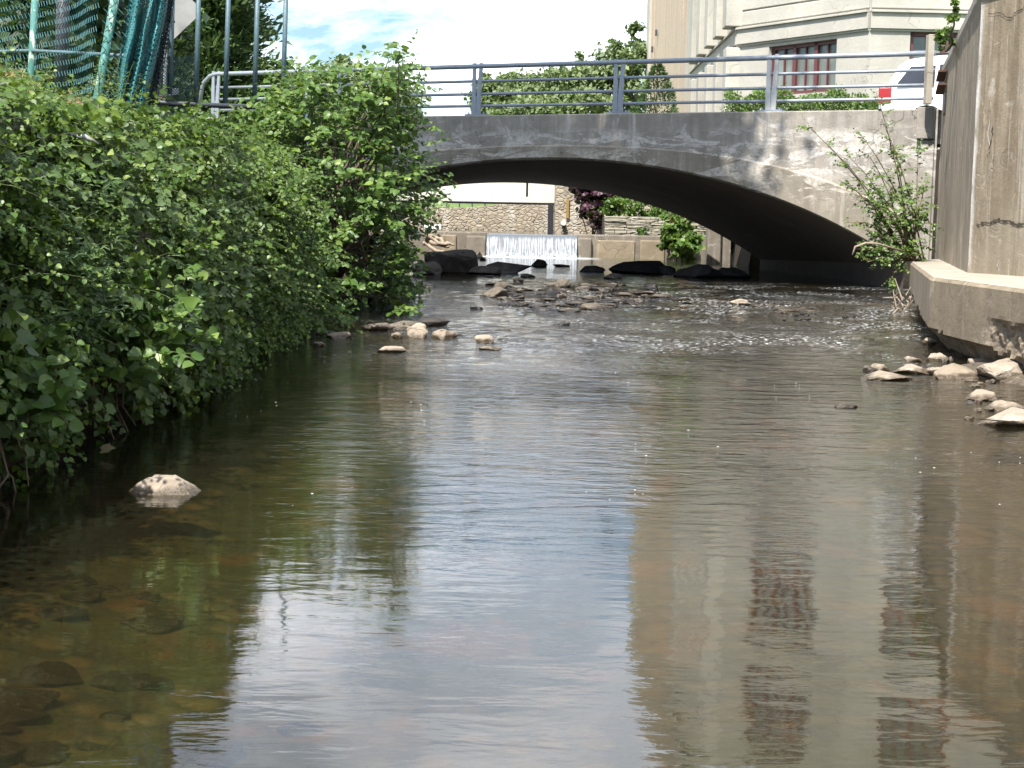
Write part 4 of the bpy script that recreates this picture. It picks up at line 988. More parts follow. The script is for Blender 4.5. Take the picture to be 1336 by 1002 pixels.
for _ in range(6800):
    p, d = vine_pt(.12, 2.16, 5.2, 17.2); h_ = mnoise.noise(Vector((p[1] * 1.1, p[2] * 1.6, 7))) + .5 * mnoise.noise(Vector((p[1] * 3, p[2] * 4, 2)))
    if h_ < -.04 and rng.random() < (.93 if p[2] < 1.6 else .4): continue
    p = (p[0] + .16 * h_, p[1], p[2]); lsz = .050 + .022 * smooth(-.1, .3, mnoise.noise(Vector((p[1] * .8, p[2] * .8, 11)))); fo.spray(p, d, .32 * rng.uniform(.5, 1.5), 13, lsz * rng.uniform(.65, 1.35), .7, .0022 if rng.random() < .3 else 0, .5)
for _ in range(1900):
    p, d = vine_top(); fo.spray(p, d, .30 * rng.uniform(.6, 1.4), 12, .055 * rng.uniform(.7, 1.3), .5, .0022 if rng.random() < .3 else 0, .8)
o = empty('bank_vines', (-2.8, 10, 1), 'dense dark green vines draped over the left bank wall down to the water', 'vines'); o['kind'] = 'stuff'
fo.finish('leaves', 'broad', L_['vine'], o)
# larger lobed grapevine leaves spread through the near end
fo = Foliage(); fo.face = np.array([.3, -.6, .1])
for _ in range(150):
    y = 6.5 + 6.5 * rng.random() ** .8; z = rng.uniform(.3, 2.0); fo.spray((-2.80 + bulge(y, z), y, z), (rng.uniform(.2, 1), -.4, rng.normal(0, .4)), .35, 7, .095 * rng.uniform(.7, 1.2), .6, .003, .45)
for _ in range(160):
    p, d = vine_top(); fo.spray(p, d, .35, 6, .11 * rng.uniform(.7, 1.3), .4, .003, .8)
o = empty('grapevine', (-2.7, 9, 1.5), 'broad lobed grapevine leaves mixed over the near end of the bank', 'vine'); o['kind'] = 'stuff'
fo.finish('leaves', 'lobed', L_['vine'], o)
# long arching shoots that break the outline
fo = Foliage(); fo.face = np.array([.3, -.6, .2])
for _ in range(130):
    y = rng.uniform(6.5, 17); z = rng.uniform(.5, 2.1); fo.spray((-2.72 + bulge(y, z), y, z), (rng.uniform(.2, .8), rng.normal(-.2, .5), rng.uniform(.1, 1.0)), rng.uniform(.45, .8), 15, .05 * rng.uniform(.7, 1.3), 1.2, .003, .6)
for _ in range(90):
    p, d = vine_top(); fo.spray(p, (d[0], d[1], 1.2), rng.uniform(.3, .5), 14, .05, .5, .003, .6)
o = empty('creeper_shoots', (-2.6, 11, 1.2), 'loose pale creeper shoots arching out of the dark vine cover'); o['category'] = 'vines'; o['kind'] = 'stuff'
fo.finish('leaves', 'broad', L_['bush'], o, M_['greystem'], 'runners')
# distinct plants in front of the vine cover
def plant(name, px, py, Y, n, length, nl, size, kind, mat, label, cat, droop=.5, spread=.12, dirs=None, up=.6, rise=.9):
    p0 = P(px, py, Y); o = empty(name, p0, label, cat); fo = Foliage(); fo.face = np.array([.1, -.6, .1])
    for _ in range(n):
        b = np.array(p0) + rng.normal(0, spread, 3) * np.array([1, .6, .8]); d = dirs() if dirs else (rng.normal(.2, .6), rng.normal(-.5, .3), rise + rng.normal(0, .3))
        fo.spray(b, d, length * rng.uniform(.6, 1.2), nl, size, droop, .004, up)
    fo.finish('leaves', kind, mat, o, M_['greystem'], 'stems'); return o
plant('willow_weed', 62, 420, 9.0, 26, .45, 26, .085, 'narrow', L_['weed'], 'narrow leaved grey green weed growing out of the near bank', 'weed', .5, .14)
plant('willow_weed', 20, 365, 8.4, 14, .4, 22, .08, 'narrow', L_['weed'], 'smaller narrow leaved weed at the far left above the broad leaved plants', 'weed', .5, .1)
plant('knotweed', 196, 440, 9.6, 14, .42, 11, .13, 'broad', L_['bush'], 'broad leaved light green plant leaning from the middle of the bank', 'plant', .9, .12)
plant('knotweed', 25, 470, 8.2, 12, .36, 9, .12, 'broad', L_['bush'], 'broad leaved drooping plant at the left edge of the picture near the water', 'plant', 1.0, .1)
for px, py, Y in ((100, 330, 9.3), (70, 290, 9.0), (110, 400, 9.4), (35, 420, 8.5), (150, 380, 9.7), (60, 350, 8.9)):
    tag(plant('willow_weed', px, py, Y, 16, .42, 24, .08, 'narrow', L_['weed'], 'narrow leaved weed sprouting from the shaded bank vines', 'weed', .6, .12), group='narrow leaved weeds on the near bank')
for px, py, Y in ((215, 400, 9.9), (15, 520, 8.0), (170, 470, 9.3), (230, 455, 10.0), (45, 545, 8.1)):
    tag(plant('knotweed', px, py, Y, 9, .36, 9, .11, 'broad', L_['bush'], 'light green broad leaved shoot hanging from the lower bank', 'plant', .9, .1), group='broad leaved shoots on the near bank')
plant('bright_vine', 257, 330, 10.6, 7, .28, 9, .07, 'lobed', L_['bright'], 'small bright yellow green vine shoot in the dark vines', 'vine', .4, .05)
plant('bright_vine', 5, 482, 7.9, 3, .2, 6, .06, 'lobed', L_['bright'], 'tiny yellow shoot low at the left picture edge', 'vine', .4, .03)
plant('trailing_vine', 185, 228, 9.8, 6, .5, 12, .07, 'lobed', L_['bush'], 'pale trailing creeper shoot hanging below the bank edge', 'vine', .9, .06, rise=.2)
plant('tall_weed', 150, 148, 11.2, 12, .35, 22, .035, 'narrow', L_['bright'], 'yellow flowering weed standing at the foot of the teal netting', 'weed', .1, .07, rise=2.2)
plant('tall_weed', 118, 150, 10.8, 16, .25, 20, .035, 'narrow', L_['weed'], 'short grey weeds around the leaning fence post', 'weed', .3, .2, rise=1.2)
# dry litter on the bank top
fo = Foliage()
for _ in range(70):
    y = rng.uniform(9, 12.5); x = rng.uniform(-4.2, -3.1); fo.spray((x, y, 2.2 + .36 * (-2.98 - x)), (rng.normal(), rng.normal(), .4), .2, 6, .05, .3, .003)
o = empty('leaf_litter', (-3.6, 11, 2.3), 'dry brown leaf litter below the chain link fence', 'leaf litter'); o['kind'] = 'stuff'; fo.finish('leaves', 'broad', L_['dry'], o, M_['twig'], 'twigs')
m = MB(); a = P(92, 176, 9.3); m.tube([a, a + Vector((.09, -.02, -.01)), a + Vector((.17, 0, -.05))], [.012, .02, .006], 6); tag(m.build('plastic_scrap', M_['metal_light'], None, True), 'crumpled pale grey plastic scrap lying on the vines', 'litter')
m = MB(); a = P(303, 209, 13.8); m.tube([a, a + Vector((.10, 0, -.01)), a + Vector((.16, .02, -.02))], [.01, .025, .01], 6); tag(m.build('plastic_scrap', M_['white_plastic'], None, True), 'small white plastic scrap at the bank edge near the bush', 'litter')
# roots and bare twigs at the water line
m = MB()
for k in range(46):
    y = rng.uniform(7.2, 15.5); x = -2.8 + .55 * bulge(y, .3) + rng.normal(0, .05); a = Vector((x, y, rng.uniform(.35, .8)))
    m.tube(limb_path(a, a + Vector((rng.uniform(-.05, .22), rng.normal(0, .25), -rng.uniform(.3, .75))), .6, 4), [.010, .008, .007, .005, .003], 5, False)
tag(m.build('hanging_roots', M_['twig'], None, True), 'tangle of bare brown roots and twigs under the vines at the waterline', 'roots', kind='stuff')

# ---- big overhanging shrub at the bridge
env = [(52, 508, 548), (75, 495, 552), (95, 385, 545), (120, 350, 548), (150, 315, 552), (175, 302, 566), (205, 318, 562), (235, 345, 588), (265, 352, 584), (295, 358, 560), (325, 368, 552), (355, 380, 548), (385, 388, 545), (410, 470, 543), (425, 500, 540)]
be = np.array(env, float)
sh = empty('overhanging_shrub', (-2.3, 20.6, .3), 'large sunlit round leaved shrub leaning over the water in front of the bridge', 'shrub')
fo = Foliage(); fo.face = np.array([.15, -.5, .25])
stemm = MB(); roots = [Vector((-2.6, 20.8, .45)), Vector((-2.3, 21.2, .4)), Vector((-2.9, 20.2, .7)), Vector((-3.3, 19.6, 1.0))]
for k in range(1050):
    y = rng.uniform(60, 420) if rng.random() > .18 else rng.uniform(90, 180)
    if y < 92 and rng.random() < .80: continue
    l, r = np.interp(y, be[:, 0], be[:, 1]), np.interp(y, be[:, 0], be[:, 2]); cx = (l + r) / 2; hw = (r - l) / 2 - 8
    ph = rng.uniform(0, 2 * math.pi); rr = math.sqrt(rng.uniform(.25, 1)); dx, dy = math.cos(ph) * rr, math.sin(ph) * rr
    if y > 310 and dy < .1 and abs(cx + dx * hw - 480) < 36 and rng.random() < .85: continue
    if y < 150 and rng.random() < .35: continue
    Y = 20.2 + dy * 1.3; p = P(cx + dx * hw, y, Y)
    if p.z < .25: continue
    fo.spray(p - Vector((dx, dy, .2)) * .2, (dx * .9, dy * .7 - .2, .35 + rng.normal(0, .3)), .46, 10, .118 * rng.uniform(.7, 1.2), .45, .005, .75)
    if k % 14 == 0: stemm.tube(limb_path(roots[k % 4], p, .5, 6), [.035, .03, .024, .018, .014, .01, .006], 6, False)
for px, py in ((533, 62), (545, 70), (520, 75), (505, 95), (545, 96)):   # sprig poking into the sky
    p = P(515, 120, 19.8); q = P(px, py, 19.8); fo.spray(p, q - p, (q - p).length * 1.05, 9, .10, .05, .006, .3)
for px, py, qx, qy in ((550, 190, 590, 178), (540, 225, 592, 238), (540, 110, 575, 118), (545, 245, 590, 262), (520, 300, 552, 330), (350, 110, 368, 70), (390, 110, 382, 72), (400, 105, 430, 72), (560, 165, 578, 170)):
    p = P(px, py, 19.6); q = P(qx, qy, 19.4); fo.spray(p, q - p, (q - p).length, 9, .10, .1, .006, .5)
fo.finish('foliage', 'broad', L_['bush'], sh, M_['greystem'], 'twigs'); stemm.build('stems', M_['bark'], sh, True)
# yellow-green shrub filling the gap between the vines and the big shrub
s2 = empty('hazel_shrub', (-2.7, 17.6, .5), 'smaller yellow green shrub between the dark vines and the large shrub', 'shrub')
fo = Foliage(); fo.face = np.array([.2, -.6, .2])
for k in range(230):
    y = rng.uniform(215, 425); l = np.interp(y, [215, 260, 330, 425], [322, 350, 355, 392]); r = np.interp(y, [215, 260, 330, 425], [365, 405, 425, 448])
    p = P(rng.uniform(l, r), y, rng.uniform(17.0, 18.4)); fo.spray(p, (rng.uniform(-.3, .8), -.4, rng.normal(.1, .4)), .34, 10, .075, .6, .004, .7)
fo.finish('foliage', 'broad', L_['bush'], s2, M_['greystem'], 'twigs')
# darker growth in front of the bridge's left end
def lobed_shrub(name, lobes, n, size, mat, label, cat='shrub', kind='broad', zb=None):
    c = lobes[0][0]; o = empty(name, (c[0], c[1], c[2] - 1), label, cat); crown_leaves('foliage', lobes, n, size, mat, o, kind)
    m = MB()
    for q, r in lobes: m.tube(limb_path((c[0], c[1], max(.2, c[2] - 2) if zb is None else zb), q, .4, 4), [.03, .025, .02, .015, .01], 5, False)
    m.build('stems', M_['bark'], o, True); return o
def lob(px, py, Y, rx, rz, ry=None): p = P(px, py, Y); s = F / Y; return (tuple(p), (rx / s, (ry or rx * .7) / s, rz / s))
lobed_shrub('dark_shrub', [lob(330, 190, 26, 60, 34), lob(400, 170, 27, 70, 42), lob(470, 165, 27, 60, 42), lob(300, 175, 28, 46, 28), lob(420, 230, 25, 60, 50)], 5200, .13, L_['vine'], 'dark leafy shrub covering the left end of the bridge parapet')
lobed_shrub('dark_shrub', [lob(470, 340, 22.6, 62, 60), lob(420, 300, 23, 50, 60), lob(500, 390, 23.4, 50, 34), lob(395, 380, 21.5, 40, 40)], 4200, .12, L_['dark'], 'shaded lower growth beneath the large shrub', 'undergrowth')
# ---- shrub on the plinth
ps = empty('buddleia_shrub', (6.6, 24.2, .97), 'sparse twiggy shrub growing from the plinth against the bridge', 'shrub')
fo = Foliage(); fo.face = np.array([-.1, -.5, .3]); sm = MB()
tips = [(1056, 166, 23.4), (1080, 190, 23.5), (1095, 235, 23.6), (1108, 205, 23.7), (1120, 255, 23.6), (1135, 205, 24), (1140, 250, 23.7), (1143, 120, 24), (1150, 155, 24), (1165, 185, 24.3), (1105, 290, 23.7), (1170, 225, 24), (1198, 190, 24.4), (1210, 235, 24.3), (1206, 270, 24.2), (1118, 325, 23.7), (1130, 300, 23.5), (1150, 270, 23.5), (1185, 250, 24), (1215, 290, 23.9), (1160, 368, 23.6), (1150, 345, 23.5), (1132, 342, 23.6), (1180, 290, 23.8), (1145, 225, 23.8), (1160, 310, 23.7), (1125, 178, 23.8), (1138, 282, 23.9)]
for (px, py, Y) in tips:
    b0 = P(1190 + rng.normal(0, 8), 340, 24.2); tp = P(px, py, Y); mid = b0.lerp(tp, .5) + Vector((0, 0, .22 if py < 300 else .05))
    path = [b0, b0.lerp(mid, .5) + Vector((0, 0, .05)), mid, mid.lerp(tp, .5) + Vector((0, 0, .04)), tp]; sm.tube(path, [.016, .013, .010, .007, .004], 5, False)
    nn = 9 if py > 200 else 8
    for k in range(nn):
        f_ = rng.uniform(.35, 1.0); i = min(3, int(f_ * 4)); q = path[i].lerp(path[i + 1], f_ * 4 - i)
        fo.spray(q, (tp - b0).normalized() * .8 + Vector(rng.normal(0, .6, 3)), .24, 8, .062, .3, .003, .6)
for k in range(120):
    q = P(rng.uniform(1128, 1210), rng.uniform(255, 335), rng.uniform(23.6, 24.3)); fo.spray(q, rng.normal(0, 1, 3) + np.array([0, -.2, .3]), .24, 9, .065, .4, .003, .6)
fo.finish('foliage', 'broad', L_['bush'], ps, M_['twig'], 'twigs'); sm.build('stems', M_['twig'], ps, True)
m = MB(); a = P(1145, 318, 23.3); m.tube([P(1112, 333, 23.3), P(1116, 322, 23.3), P(1130, 317, 23.3), a, P(1180, 328, 23.6)], [.012, .02, .02, .018, .015], 6); m.build('bare_branch', M_['driftwood'], ps, True)
lobed_shrub('wall_top_shrub', [lob(1236, 45, 23, 13, 14), lob(1245, 15, 22.5, 10, 18), lob(1228, 52, 23.6, 10, 8)], 500, .06, L_['vine'], 'small leafy shrub growing on top of the retaining wall', zb=4.1)
m = MB()
for k in range(26):
    a = P(rng.uniform(1163, 1188), rng.uniform(385, 408), 23.0 - rng.random()); m.tube([a, a + Vector(rng.normal(0, .12, 3))], [.012, .006], 5)
tag(m.build('flood_debris', M_['driftwood']), 'clump of twigs and flood debris caught at the plinth corner', 'debris', kind='stuff')
# ---- beyond the arch
lobed_shrub('purple_shrub', [lob(776, 260, 52, 22, 22), lob(760, 248, 52, 14, 10), lob(778, 284, 51.4, 9, 14), lob(796, 253, 53, 22, 22)], 3600, .16, L_['purple'], 'dark purple leaved shrub hanging over the terrace wall')
lobed_shrub('juniper_shrub', [lob(815, 270, 51, 27, 14), lob(850, 272, 51, 24, 13), lob(795, 272, 51, 12, 12), lob(880, 266, 53, 30, 20)], 3000, .13, L_['bush'], 'bright green low evergreen shrub on the terrace', kind='small')
lobed_shrub('bank_shrub', [lob(885, 300, 44.8, 20, 24), lob(898, 320, 44.4, 20, 18), lob(872, 318, 44.9, 12, 10), lob(880, 280, 45.4, 16, 14)], 1800, .14, L_['bush'], 'leafy shrub in front of the weir wall under the arch')
lobed_shrub('pillar_ivy', [lob(950, 312, 42.5, 14, 20), lob(938, 300, 42.6, 8, 14), lob(962, 326, 42.3, 12, 10)], 700, .11, L_['vine'], 'ivy clinging to the abutment right of the pilaster')
lobed_shrub('terrace_weed', [lob(838, 303, 49.6, 6, 6)], 120, .08, L_['bush'], 'small weed rooted in the terrace wall')
# ---- trees
def treeat(px, Y, zb, lobes, label, cat, n, ls, mat, tr=.2, kind='small', name='tree'):
    p = P(px, 150, Y); zt = max(l[0][2] for l in lobes); return tree(name, (p.x, p.y, zb), (zt - zb), lobes, label, cat, n, ls, mat, tr, kind=kind)
# conifer left
cx_, cy_ = P(255, 100, 44).x, 44.0
t = empty('conifer_tree', (cx_, cy_, 2.8), 'tall dark feathery conifer behind the picket panel', 'tree')
m = MB(); m.tube([(cx_, cy_, 2.6), (cx_ + .1, cy_, 14)], [.3, .05], 10); m.build('trunk', M_['bark'], t, True)
Pp, Aa, Nn_, Ss = [], [], [], []
br = MB()
for k in range(850):
    z = 3.0 + 10.6 * rng.random() ** 1.15; Rr = 2.75 * (1 - ((z - 3.0) / 12.0) ** 1.3) * rng.uniform(.72, 1.12); an = rng.uniform(0, 2 * math.pi)
    d = np.array([math.cos(an), math.sin(an), .25]); tip = np.array([cx_, cy_, z]) + d * Rr; b0 = np.array([cx_, cy_, z - .1 * Rr])
    if k % 3 == 0: br.tube([Vector(b0), Vector((b0 + tip) / 2) + Vector((0, 0, -.1)), Vector(tip)], [.04, .025, .008], 4, False)
    nn = 60; f_ = rng.random(nn) ** .55; pp = b0 + (tip - b0) * f_[:, None] + rng.normal(0, .13, (nn, 3)) * np.array([1.2, 1.2, .8]); pp[:, 2] -= .15 * np.sin(f_ * 3)
    Pp.append(pp); Aa.append(unit(d + rng.normal(0, .45, (nn, 3)) + np.array([0, 0, .25]))); Nn_.append(unit(rng.normal(0, .6, (nn, 3)) + np.array([0, 0, .8]))); Ss.append(rng.uniform(.18, .38, nn))
br.build('limbs', M_['bark'], t, True)
leaf_mesh('crown', np.concatenate(Pp), np.concatenate(Aa), np.concatenate(Nn_), np.concatenate(Ss), 'needle', L_['conifer'], t)
# dark trees behind the chain link fence
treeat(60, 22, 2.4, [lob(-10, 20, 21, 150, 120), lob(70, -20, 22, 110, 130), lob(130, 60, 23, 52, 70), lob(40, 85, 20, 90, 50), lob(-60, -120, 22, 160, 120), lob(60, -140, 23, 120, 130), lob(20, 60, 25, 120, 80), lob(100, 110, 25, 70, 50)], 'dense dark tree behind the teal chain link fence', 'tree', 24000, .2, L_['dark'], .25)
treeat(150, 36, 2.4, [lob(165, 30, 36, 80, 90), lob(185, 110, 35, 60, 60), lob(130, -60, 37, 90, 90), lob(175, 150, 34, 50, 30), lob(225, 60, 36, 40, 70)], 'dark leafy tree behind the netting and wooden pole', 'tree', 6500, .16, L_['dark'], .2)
treeat(430, 62, 2.8, [lob(400, 128, 62, 50, 40), lob(450, 122, 62, 60, 42), lob(455, 98, 62, 36, 20), lob(350, 130, 60, 50, 46), lob(505, 130, 63, 40, 34), lob(530, 150, 64, 22, 30)], 'rounded green tree beyond the left part of the railing', 'tree', 9000, .24, L_['tree'], .3)
treeat(300, 52, 2.8, [lob(300, 125, 52, 60, 40), lob(350, 120, 52, 40, 36), lob(380, 135, 50, 40, 30), lob(285, 160, 50, 60, 30)], 'green undergrowth tree behind the left end of the railing', 'tree', 5000, .2, L_['tree'], .2)
tl = [(645, 132, 90, 26, 26), (632, 115, 92, 10, 24), (680, 122, 95, 34, 22), (668, 108, 96, 18, 10), (715, 118, 92, 34, 26), (745, 108, 90, 30, 26), (762, 118, 88, 26, 40), (800, 110, 90, 34, 46), (790, 84, 90, 22, 18), (818, 80, 88, 22, 34), (832, 50, 86, 13, 24), (760, 82, 93, 12, 12), (836, 100, 84, 24, 40), (700, 145, 86, 60, 20), (780, 145, 84, 60, 22)]
grp = [('pale green roadside tree at the left end of the far treeline', [0, 1, 2, 3]), ('broad green tree in the middle of the far treeline', [4, 5, 13, 6]), ('tallest far tree beside the tan brick building', [7, 8, 9, 10, 11, 12, 14])]
for lab, ids in grp:
    L4 = [lob(*(tl[i][:3]), tl[i][3], tl[i][4]) for i in ids]; treeat(tl[ids[0]][0] + 10, 90, 3, L4, lab, 'tree', 9000, .30, L_['tree'], .3)
# conical evergreen at the building foot and hedge
cz = P(857, 120, 56); t = empty('cone_shrub', (cz.x, 56, 3), 'conical evergreen at the foot of the cream building', 'shrub')
m = MB(); m.tube([(cz.x, 56, 2.8), (cz.x, 56, 6.8)], [.1, .02], 6); m.build('trunk', M_['bark'], t, True)
k = 7000; hh = rng.random(k) ** 1.4; an = rng.uniform(0, 2 * math.pi, k); rr = (1 - hh) ** .8 * 1.6 * np.sqrt(rng.uniform(.4, 1, k)) * (1 + .18 * np.sin(an * 3 + hh * 9)) + .05
pp = np.stack([cz.x + np.cos(an) * rr, 56 + np.sin(an) * rr, 3.0 + hh * 4.1], 1); dd = np.stack([np.cos(an), np.sin(an), np.full(k, .7)], 1)
leaf_mesh('foliage', pp, unit(dd + rv(k, .4)), unit(dd + rv(k, .5)), rng.uniform(.08, .18, k), 'needle', L_['conifer'], t)
def hedge(px0, px1, Y, z0, z1, dep, label, n):
    a, c = P(px0, 130, Y), P(px1, 130, Y); o = empty('hedge', ((a.x + c.x) / 2, Y, z0), label, 'hedge')
    x = rng.uniform(a.x, c.x, n); y = Y + rng.uniform(-dep, dep, n); z = z0 + (z1 - z0 + .10 * np.sin(x * 4) + .08 * np.sin(x * 9.3)) * np.sqrt(rng.random(n)) + rng.normal(0, .04, n)
    leaf_mesh('foliage', np.stack([x, y, z], 1), rv(n), unit(rv(n, .6) + np.array([0, -.4, .8])), rng.uniform(.05, .10, n), 'small', L_['bush'], o)
    m = MB()
    for k in range(10): xx = a.x + (c.x - a.x) * (k + .5) / 10; m.tube([(xx, Y, z0 - .3), (xx, Y, z1 - .2)], .03, 5)
    m.build('stems', M_['bark'], o)
hedge(946, 1150, 40.5, 3.2, 4.90, .5, 'clipped green hedge in front of the cream building', 12000)
hedge(1150, 1330, 40.5, 3.2, 4.5, .5, 'lower hedge continuing behind the white car', 5000)

# ================================================================ ROCKS
def rk(px, py, wpx, hpx, mat, label, group=None, dep=.8, **kw):
    """rock whose waterline centre is seen at px,py"""
    if px > 1120 and mat == 'rock': wpx *= 1.22; hpx *= .92
    p = G(px, py); s = F / p.y; w = wpx / s; h = hpx / s
    return rock((p.x, p.y + w * dep * .3, p.z - .005), (w, w * dep, h * 1.42), mat, label, group, sink=.36, **kw)
m_ = 'rock'
rk(212, 645, 104, 25, m_, 'pale flat topped rock standing alone in the shallow water near the left bank', seed=11, dep=.7, npts=12)
rk(1162, 496, 58, 13, m_, 'long flat pale rock at the water end of the right gravel bar', seed=3)
rk(1150, 484, 22, 12, m_, 'small rounded rock at the tip of the gravel bar', seed=4)
rk(1192, 487, 46, 14, m_, 'pale rock lapping over the long flat rock', seed=5)
rk(1135, 484, 18, 8, 'rock_wet', 'dark wet stone beside the tip of the gravel bar', seed=6)
rk(1194, 472, 22, 9, m_, 'small pointed rock second from the plinth corner', seed=7)
rk(1224, 471, 24, 13, m_, 'brown topped rock below the plinth corner', seed=8)
rk(1214, 450, 16, 12, m_, 'square grey stone against the plinth corner', seed=9)
rk(1252, 494, 58, 20, m_, 'tilted angular brown slab in the middle of the gravel bar', seed=10, tilt=(.1, .15))
rk(1228, 488, 34, 12, m_, 'reddish stone beside the tilted slab', seed=12)
rk(1318, 497, 62, 34, m_, 'largest pointed pale boulder on the gravel bar', seed=13)
rk(1290, 478, 40, 14, m_, 'flat stone with dark end behind the largest boulder', seed=14)
rk(1283, 522, 38, 16, m_, 'grey wedge shaped stone in front of the gravel', seed=15)
rk(1315, 535, 52, 14, m_, 'flat stone above the lower right boulder', seed=16)
rk(1326, 556, 84, 26, m_, 'wide layered boulder at the lower right of the bar', seed=18)
rk(1105, 532, 34, 6, 'rock_wet', 'thin brown stick like stone breaking the surface', seed=19, dep=.5)
for k in range(34):
    x, y = rng.uniform(1200, 1345), rng.uniform(470, 555)
    if x < 1250 and y > 505: continue
    rk(x, y, rng.uniform(7, 17), rng.uniform(4, 8), m_ if k % 3 else 'rock_wet', 'small loose stone on the gravel bar by the plinth', 'small stones on the gravel bar')
rk(580, 442, 40, 14, m_, 'jagged brown rock at the right end of the stone spit below the shrub', seed=21)
rk(545, 441, 30, 16, m_, 'blocky pale rock in the middle of the stone spit', seed=22)
rk(547, 432, 26, 14, m_, 'leaning pale rock behind the blocky one', seed=23, tilt=(0, .5))
rk(518, 441, 16, 10, m_, 'small rounded stone left of the blocky pale rock', seed=24)
rk(511, 460, 40, 9, m_, 'low broken rock nearest the camera in the stone spit', seed=25, dep=.5)
rk(632, 447, 26, 11, m_, 'pale stone standing in the stream right of the spit', seed=26)
rk(640, 457, 32, 6, m_, 'thin yellowish stone awash right of the spit', seed=27, dep=.4)
rk(440, 441, 36, 10, m_, 'brown stone against the bank left of the spit', seed=28)
rk(415, 452, 18, 7, m_, 'small pale stone beside the bank vines', seed=29)
rk(425, 438, 30, 8, 'rock_wet', 'wet reddish stone at the foot of the bank', seed=30)
rk(565, 425, 44, 12, 'rock_dark', 'dark rock under the tip of the shrub', seed=31)
rk(525, 430, 50, 14, 'rock_wet', 'dark flat rock under the shrub behind the spit', seed=32)
rk(490, 432, 46, 12, 'rock_wet', 'shaded rock at the bank under the shrub', seed=33)
rk(622, 403, 18, 4, 'rock_wet', 'tan stone just awash upstream of the spit', seed=34, dep=.5)
rk(736, 424, 16, 5, 'rock_dark', 'small black stone alone in the riffle', seed=35, dep=.5)
# rocks under the bridge, the darkest with its shade put into their colour
def bridge_shade_rock(*a, **k): rk(*a, **k)
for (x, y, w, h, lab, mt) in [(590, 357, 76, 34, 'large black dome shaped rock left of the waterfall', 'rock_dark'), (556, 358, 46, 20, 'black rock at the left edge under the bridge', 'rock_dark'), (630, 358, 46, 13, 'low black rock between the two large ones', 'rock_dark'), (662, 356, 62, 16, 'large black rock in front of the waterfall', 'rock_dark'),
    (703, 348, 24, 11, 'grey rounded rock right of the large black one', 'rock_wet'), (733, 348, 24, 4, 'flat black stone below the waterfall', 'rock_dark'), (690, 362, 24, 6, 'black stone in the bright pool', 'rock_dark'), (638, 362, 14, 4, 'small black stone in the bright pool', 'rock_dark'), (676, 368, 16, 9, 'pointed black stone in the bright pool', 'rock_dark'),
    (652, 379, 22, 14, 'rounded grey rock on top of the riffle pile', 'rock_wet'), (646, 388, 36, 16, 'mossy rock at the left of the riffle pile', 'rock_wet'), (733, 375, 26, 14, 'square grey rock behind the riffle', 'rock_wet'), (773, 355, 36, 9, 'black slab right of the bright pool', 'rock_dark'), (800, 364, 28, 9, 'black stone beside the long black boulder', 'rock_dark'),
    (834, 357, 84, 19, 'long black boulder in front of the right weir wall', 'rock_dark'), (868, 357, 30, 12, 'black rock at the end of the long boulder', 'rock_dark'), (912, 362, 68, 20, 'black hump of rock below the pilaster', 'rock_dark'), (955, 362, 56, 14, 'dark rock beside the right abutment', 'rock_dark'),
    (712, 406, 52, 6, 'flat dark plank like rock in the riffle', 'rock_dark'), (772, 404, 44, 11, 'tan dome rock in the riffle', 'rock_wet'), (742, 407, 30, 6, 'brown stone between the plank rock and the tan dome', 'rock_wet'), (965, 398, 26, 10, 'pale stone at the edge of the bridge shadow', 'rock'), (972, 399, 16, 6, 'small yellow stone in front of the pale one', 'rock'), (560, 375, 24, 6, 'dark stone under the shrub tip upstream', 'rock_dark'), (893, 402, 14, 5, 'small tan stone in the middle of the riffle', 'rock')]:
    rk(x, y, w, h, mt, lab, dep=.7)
for k in range(95):
    x = rng.uniform(640, 900); y = rng.uniform(372, 402)
    if x > 860 and y < 385: continue
    rk(x, y, rng.uniform(10, 36), rng.uniform(2, 6.5), 'rock_wet' if rng.random() < .75 else 'rock_dark', 'flat wet cobble in the riffle under the bridge', 'wet cobbles in the riffle', dep=.9)
for k in range(26):
    rk(rng.uniform(975, 1075), rng.uniform(395, 409), rng.uniform(7, 22), rng.uniform(1.2, 3), 'rock' if rng.random() < .45 else 'rock_wet', 'small sunlit cobble along the edge of the bridge shadow', 'cobbles at the shadow edge')
for k in range(16):
    rk(rng.uniform(1010, 1120), rng.uniform(395, 420), rng.uniform(5, 12), 3, 'rock_dark', 'tiny dark stone in the right riffle', 'dark stones in the right riffle')
# submerged stones near the left bank
for k in range(26):
    p = GZ(rng.uniform(-40, 420), rng.uniform(700, 1010), -.2); s = rng.uniform(.08, .28)
    rock((p.x, p.y, bedz(p.x, p.y)), (s, s * .8, s * .35), 'rock_wet', 'submerged dark cobble on the stream bed in the shallows', 'submerged cobbles', sink=.4)
# driftwood and rubble by the weir
for k, (x0, y0, x1, y1) in enumerate([(552, 306, 588, 318), (556, 312, 586, 322), (552, 318, 580, 332), (560, 308, 592, 320)]):
    a, c = P(x0, y0, 45.7), P(x1, y1, 45.3); m = MB(); m.tube(limb_path(a, c, .5, 5), [.07, .065, .06, .055, .05, .03], 7)
    tag(m.build('driftwood_log', M_['driftwood'], None, True), 'bleached driftwood pole heaped at the left of the weir', 'log', 'driftwood poles by the weir')
for k in range(10):
    rk(rng.uniform(596, 632), rng.uniform(336, 343), rng.uniform(8, 16), rng.uniform(4, 9), 'rock', 'sunlit rubble stone at the foot of the left weir pier', 'rubble below the weir pier')
m = MB(); q = P(565, 297, 50); m.box((q.x, 50, 1.2), (.55, .4, .16)); tag(m.build('foam_block', M_['white_plastic'], bevel=.02), 'white foam block stranded on the pool edge', 'foam block')
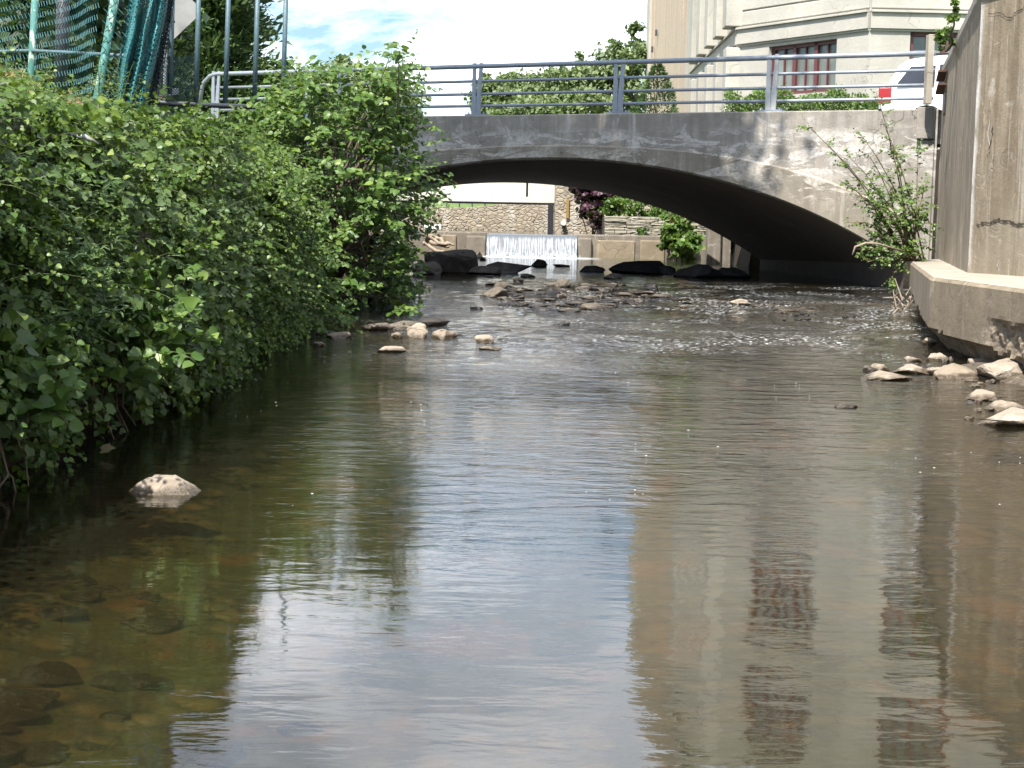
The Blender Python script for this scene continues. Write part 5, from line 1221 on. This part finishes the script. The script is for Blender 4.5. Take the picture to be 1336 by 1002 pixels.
# floating foam flecks
m = MB()
for k in range(420):
    px, py = (rng.uniform(380, 1336), rng.uniform(450, 660)) if k % 3 else (rng.uniform(300, 560), rng.uniform(450, 640)); p = G(px, py); r = .0012 + .0045 * rng.random() ** 2.5 * (1 + p.y / 14)
    if p.x < -2.0 or mnoise.noise(Vector((p.x * .9, p.y * .35, 6))) < .12: continue
    m.add([(p.x + r * math.cos(a), p.y + r * 1.2 * math.sin(a), p.z + .0015) for i, a in enumerate(np.linspace(0, 2 * math.pi, 6, endpoint=False))] + [(p.x, p.y, p.z + .003)], [(i, (i + 1) % 6, 6) for i in range(6)])
tag(m.build('foam_flecks', M_['white_plastic']), 'tiny white foam flecks drifting on the stream', 'foam', kind='stuff')
o = leaf_mesh('fallen_leaf', [G(132, 596) + Vector((0, 0, .04))], [(1, 0, .3)], [(0, -.6, 1)], .09, 'lobed', L_['dry']); tag(o, 'dry tan fallen leaf caught at the waterline of the left bank', 'leaf')

# ================================================================ unseen tree added out of frame to shade the left of the bridge
tree('shade_tree', (-9.6, 19.5, 2.6), 20, [((-3.5, 20.2, 20.6), (3.6, 2.6, 2.2)), ((-6.1, 21.2, 21), (3.4, 2.6, 2.4)), ((-2.1, 19.4, 20.2), (2.0, 1.8, 1.4)), ((-7.7, 19.6, 21.5), (2.8, 2.8, 2.2))], 'unseen broadleaf tree added to shade the left part of the bridge face', 'tree', 15000, .28, L_['tree'], .3)

# ================================================================ LIGHT
SUN_EL, SUN_DIR = 56, Vector((-.42, -.91)).normalized()
sd = Vector((SUN_DIR.x * math.cos(R(SUN_EL)), SUN_DIR.y * math.cos(R(SUN_EL)), math.sin(R(SUN_EL))))
sl = bpy.data.lights.new('sun', 'SUN'); sl.energy = 5.0; sl.angle = R(.53); sl.color = (1, .95, .87)
so = bpy.data.objects.new('sun', sl); COL.objects.link(so); so.rotation_euler = sd.to_track_quat('Z', 'Y').to_euler(); so.location = (0, 0, 30)
w = bpy.data.worlds.new('World'); scn.world = w; w.use_nodes = True; nt = w.node_tree; nt.nodes.clear()
def wn(t, **p):
    n = nt.nodes.new(t)
    for k, v in p.items(): setattr(n, k, v)
    return n
outw = wn('ShaderNodeOutputWorld'); bg = wn('ShaderNodeBackground'); bg.inputs[1].default_value = .08
sky = wn('ShaderNodeTexSky', sky_type='NISHITA'); sky.sun_disc = False; sky.sun_elevation = R(SUN_EL); sky.sun_rotation = math.atan2(SUN_DIR.x, SUN_DIR.y); sky.air_density = 1.2; sky.dust_density = .4
tc = wn('ShaderNodeTexCoord'); sx = wn('ShaderNodeSeparateXYZ'); nt.links.new(tc.outputs['Generated'], sx.inputs[0])
def wm_(op, a, b=0.0):
    n = wn('ShaderNodeMath', operation=op)
    for i, v in enumerate((a, b)):
        if isinstance(v, (int, float)): n.inputs[i].default_value = v
        else: nt.links.new(v, n.inputs[i])
    return n.outputs[0]
den = wm_('ADD', wm_('MAXIMUM', sx.outputs[2], 0.0), .16)
cv = wn('ShaderNodeCombineXYZ'); nt.links.new(wm_('DIVIDE', sx.outputs[0], den), cv.inputs[0]); nt.links.new(wm_('DIVIDE', sx.outputs[1], den), cv.inputs[1])
n1 = wn('ShaderNodeTexNoise'); n1.inputs['Scale'].default_value = .8; n1.inputs['Detail'].default_value = 9; n1.inputs['Roughness'].default_value = .6; n1.inputs['Distortion'].default_value = .3; nt.links.new(cv.outputs[0], n1.inputs['Vector'])
mr = wn('ShaderNodeMapRange'); nt.links.new(n1.outputs[0], mr.inputs[0]); mr.inputs[1].default_value = .45; mr.inputs[2].default_value = .63
mx = wn('ShaderNodeMix', data_type='RGBA'); nt.links.new(mr.outputs[0], mx.inputs[0]); tint = wn('ShaderNodeMix', data_type='RGBA', blend_type='MULTIPLY'); tint.inputs[0].default_value = 1; tint.inputs[7].default_value = (.66, .80, .92, 1); nt.links.new(sky.outputs[0], tint.inputs[6]); nt.links.new(tint.outputs[2], mx.inputs[6]); mx.inputs[7].default_value = (18.0, 18.4, 19.2, 1)
nt.links.new(mx.outputs[2], bg.inputs[0]); nt.links.new(bg.outputs[0], outw.inputs[0])
vs = scn.view_settings; vs.view_transform = 'Standard'; vs.look = 'None'; vs.gamma = 1; vs.exposure = 1.12
scn.render.engine = 'CYCLES'; cy = scn.cycles
cy.max_bounces = 8; cy.diffuse_bounces = 3; cy.glossy_bounces = 3; cy.transmission_bounces = 4; cy.transparent_max_bounces = 10
cy.use_denoising = True; cy.caustics_reflective = False; cy.caustics_refractive = False; cy.sample_clamp_indirect = 4
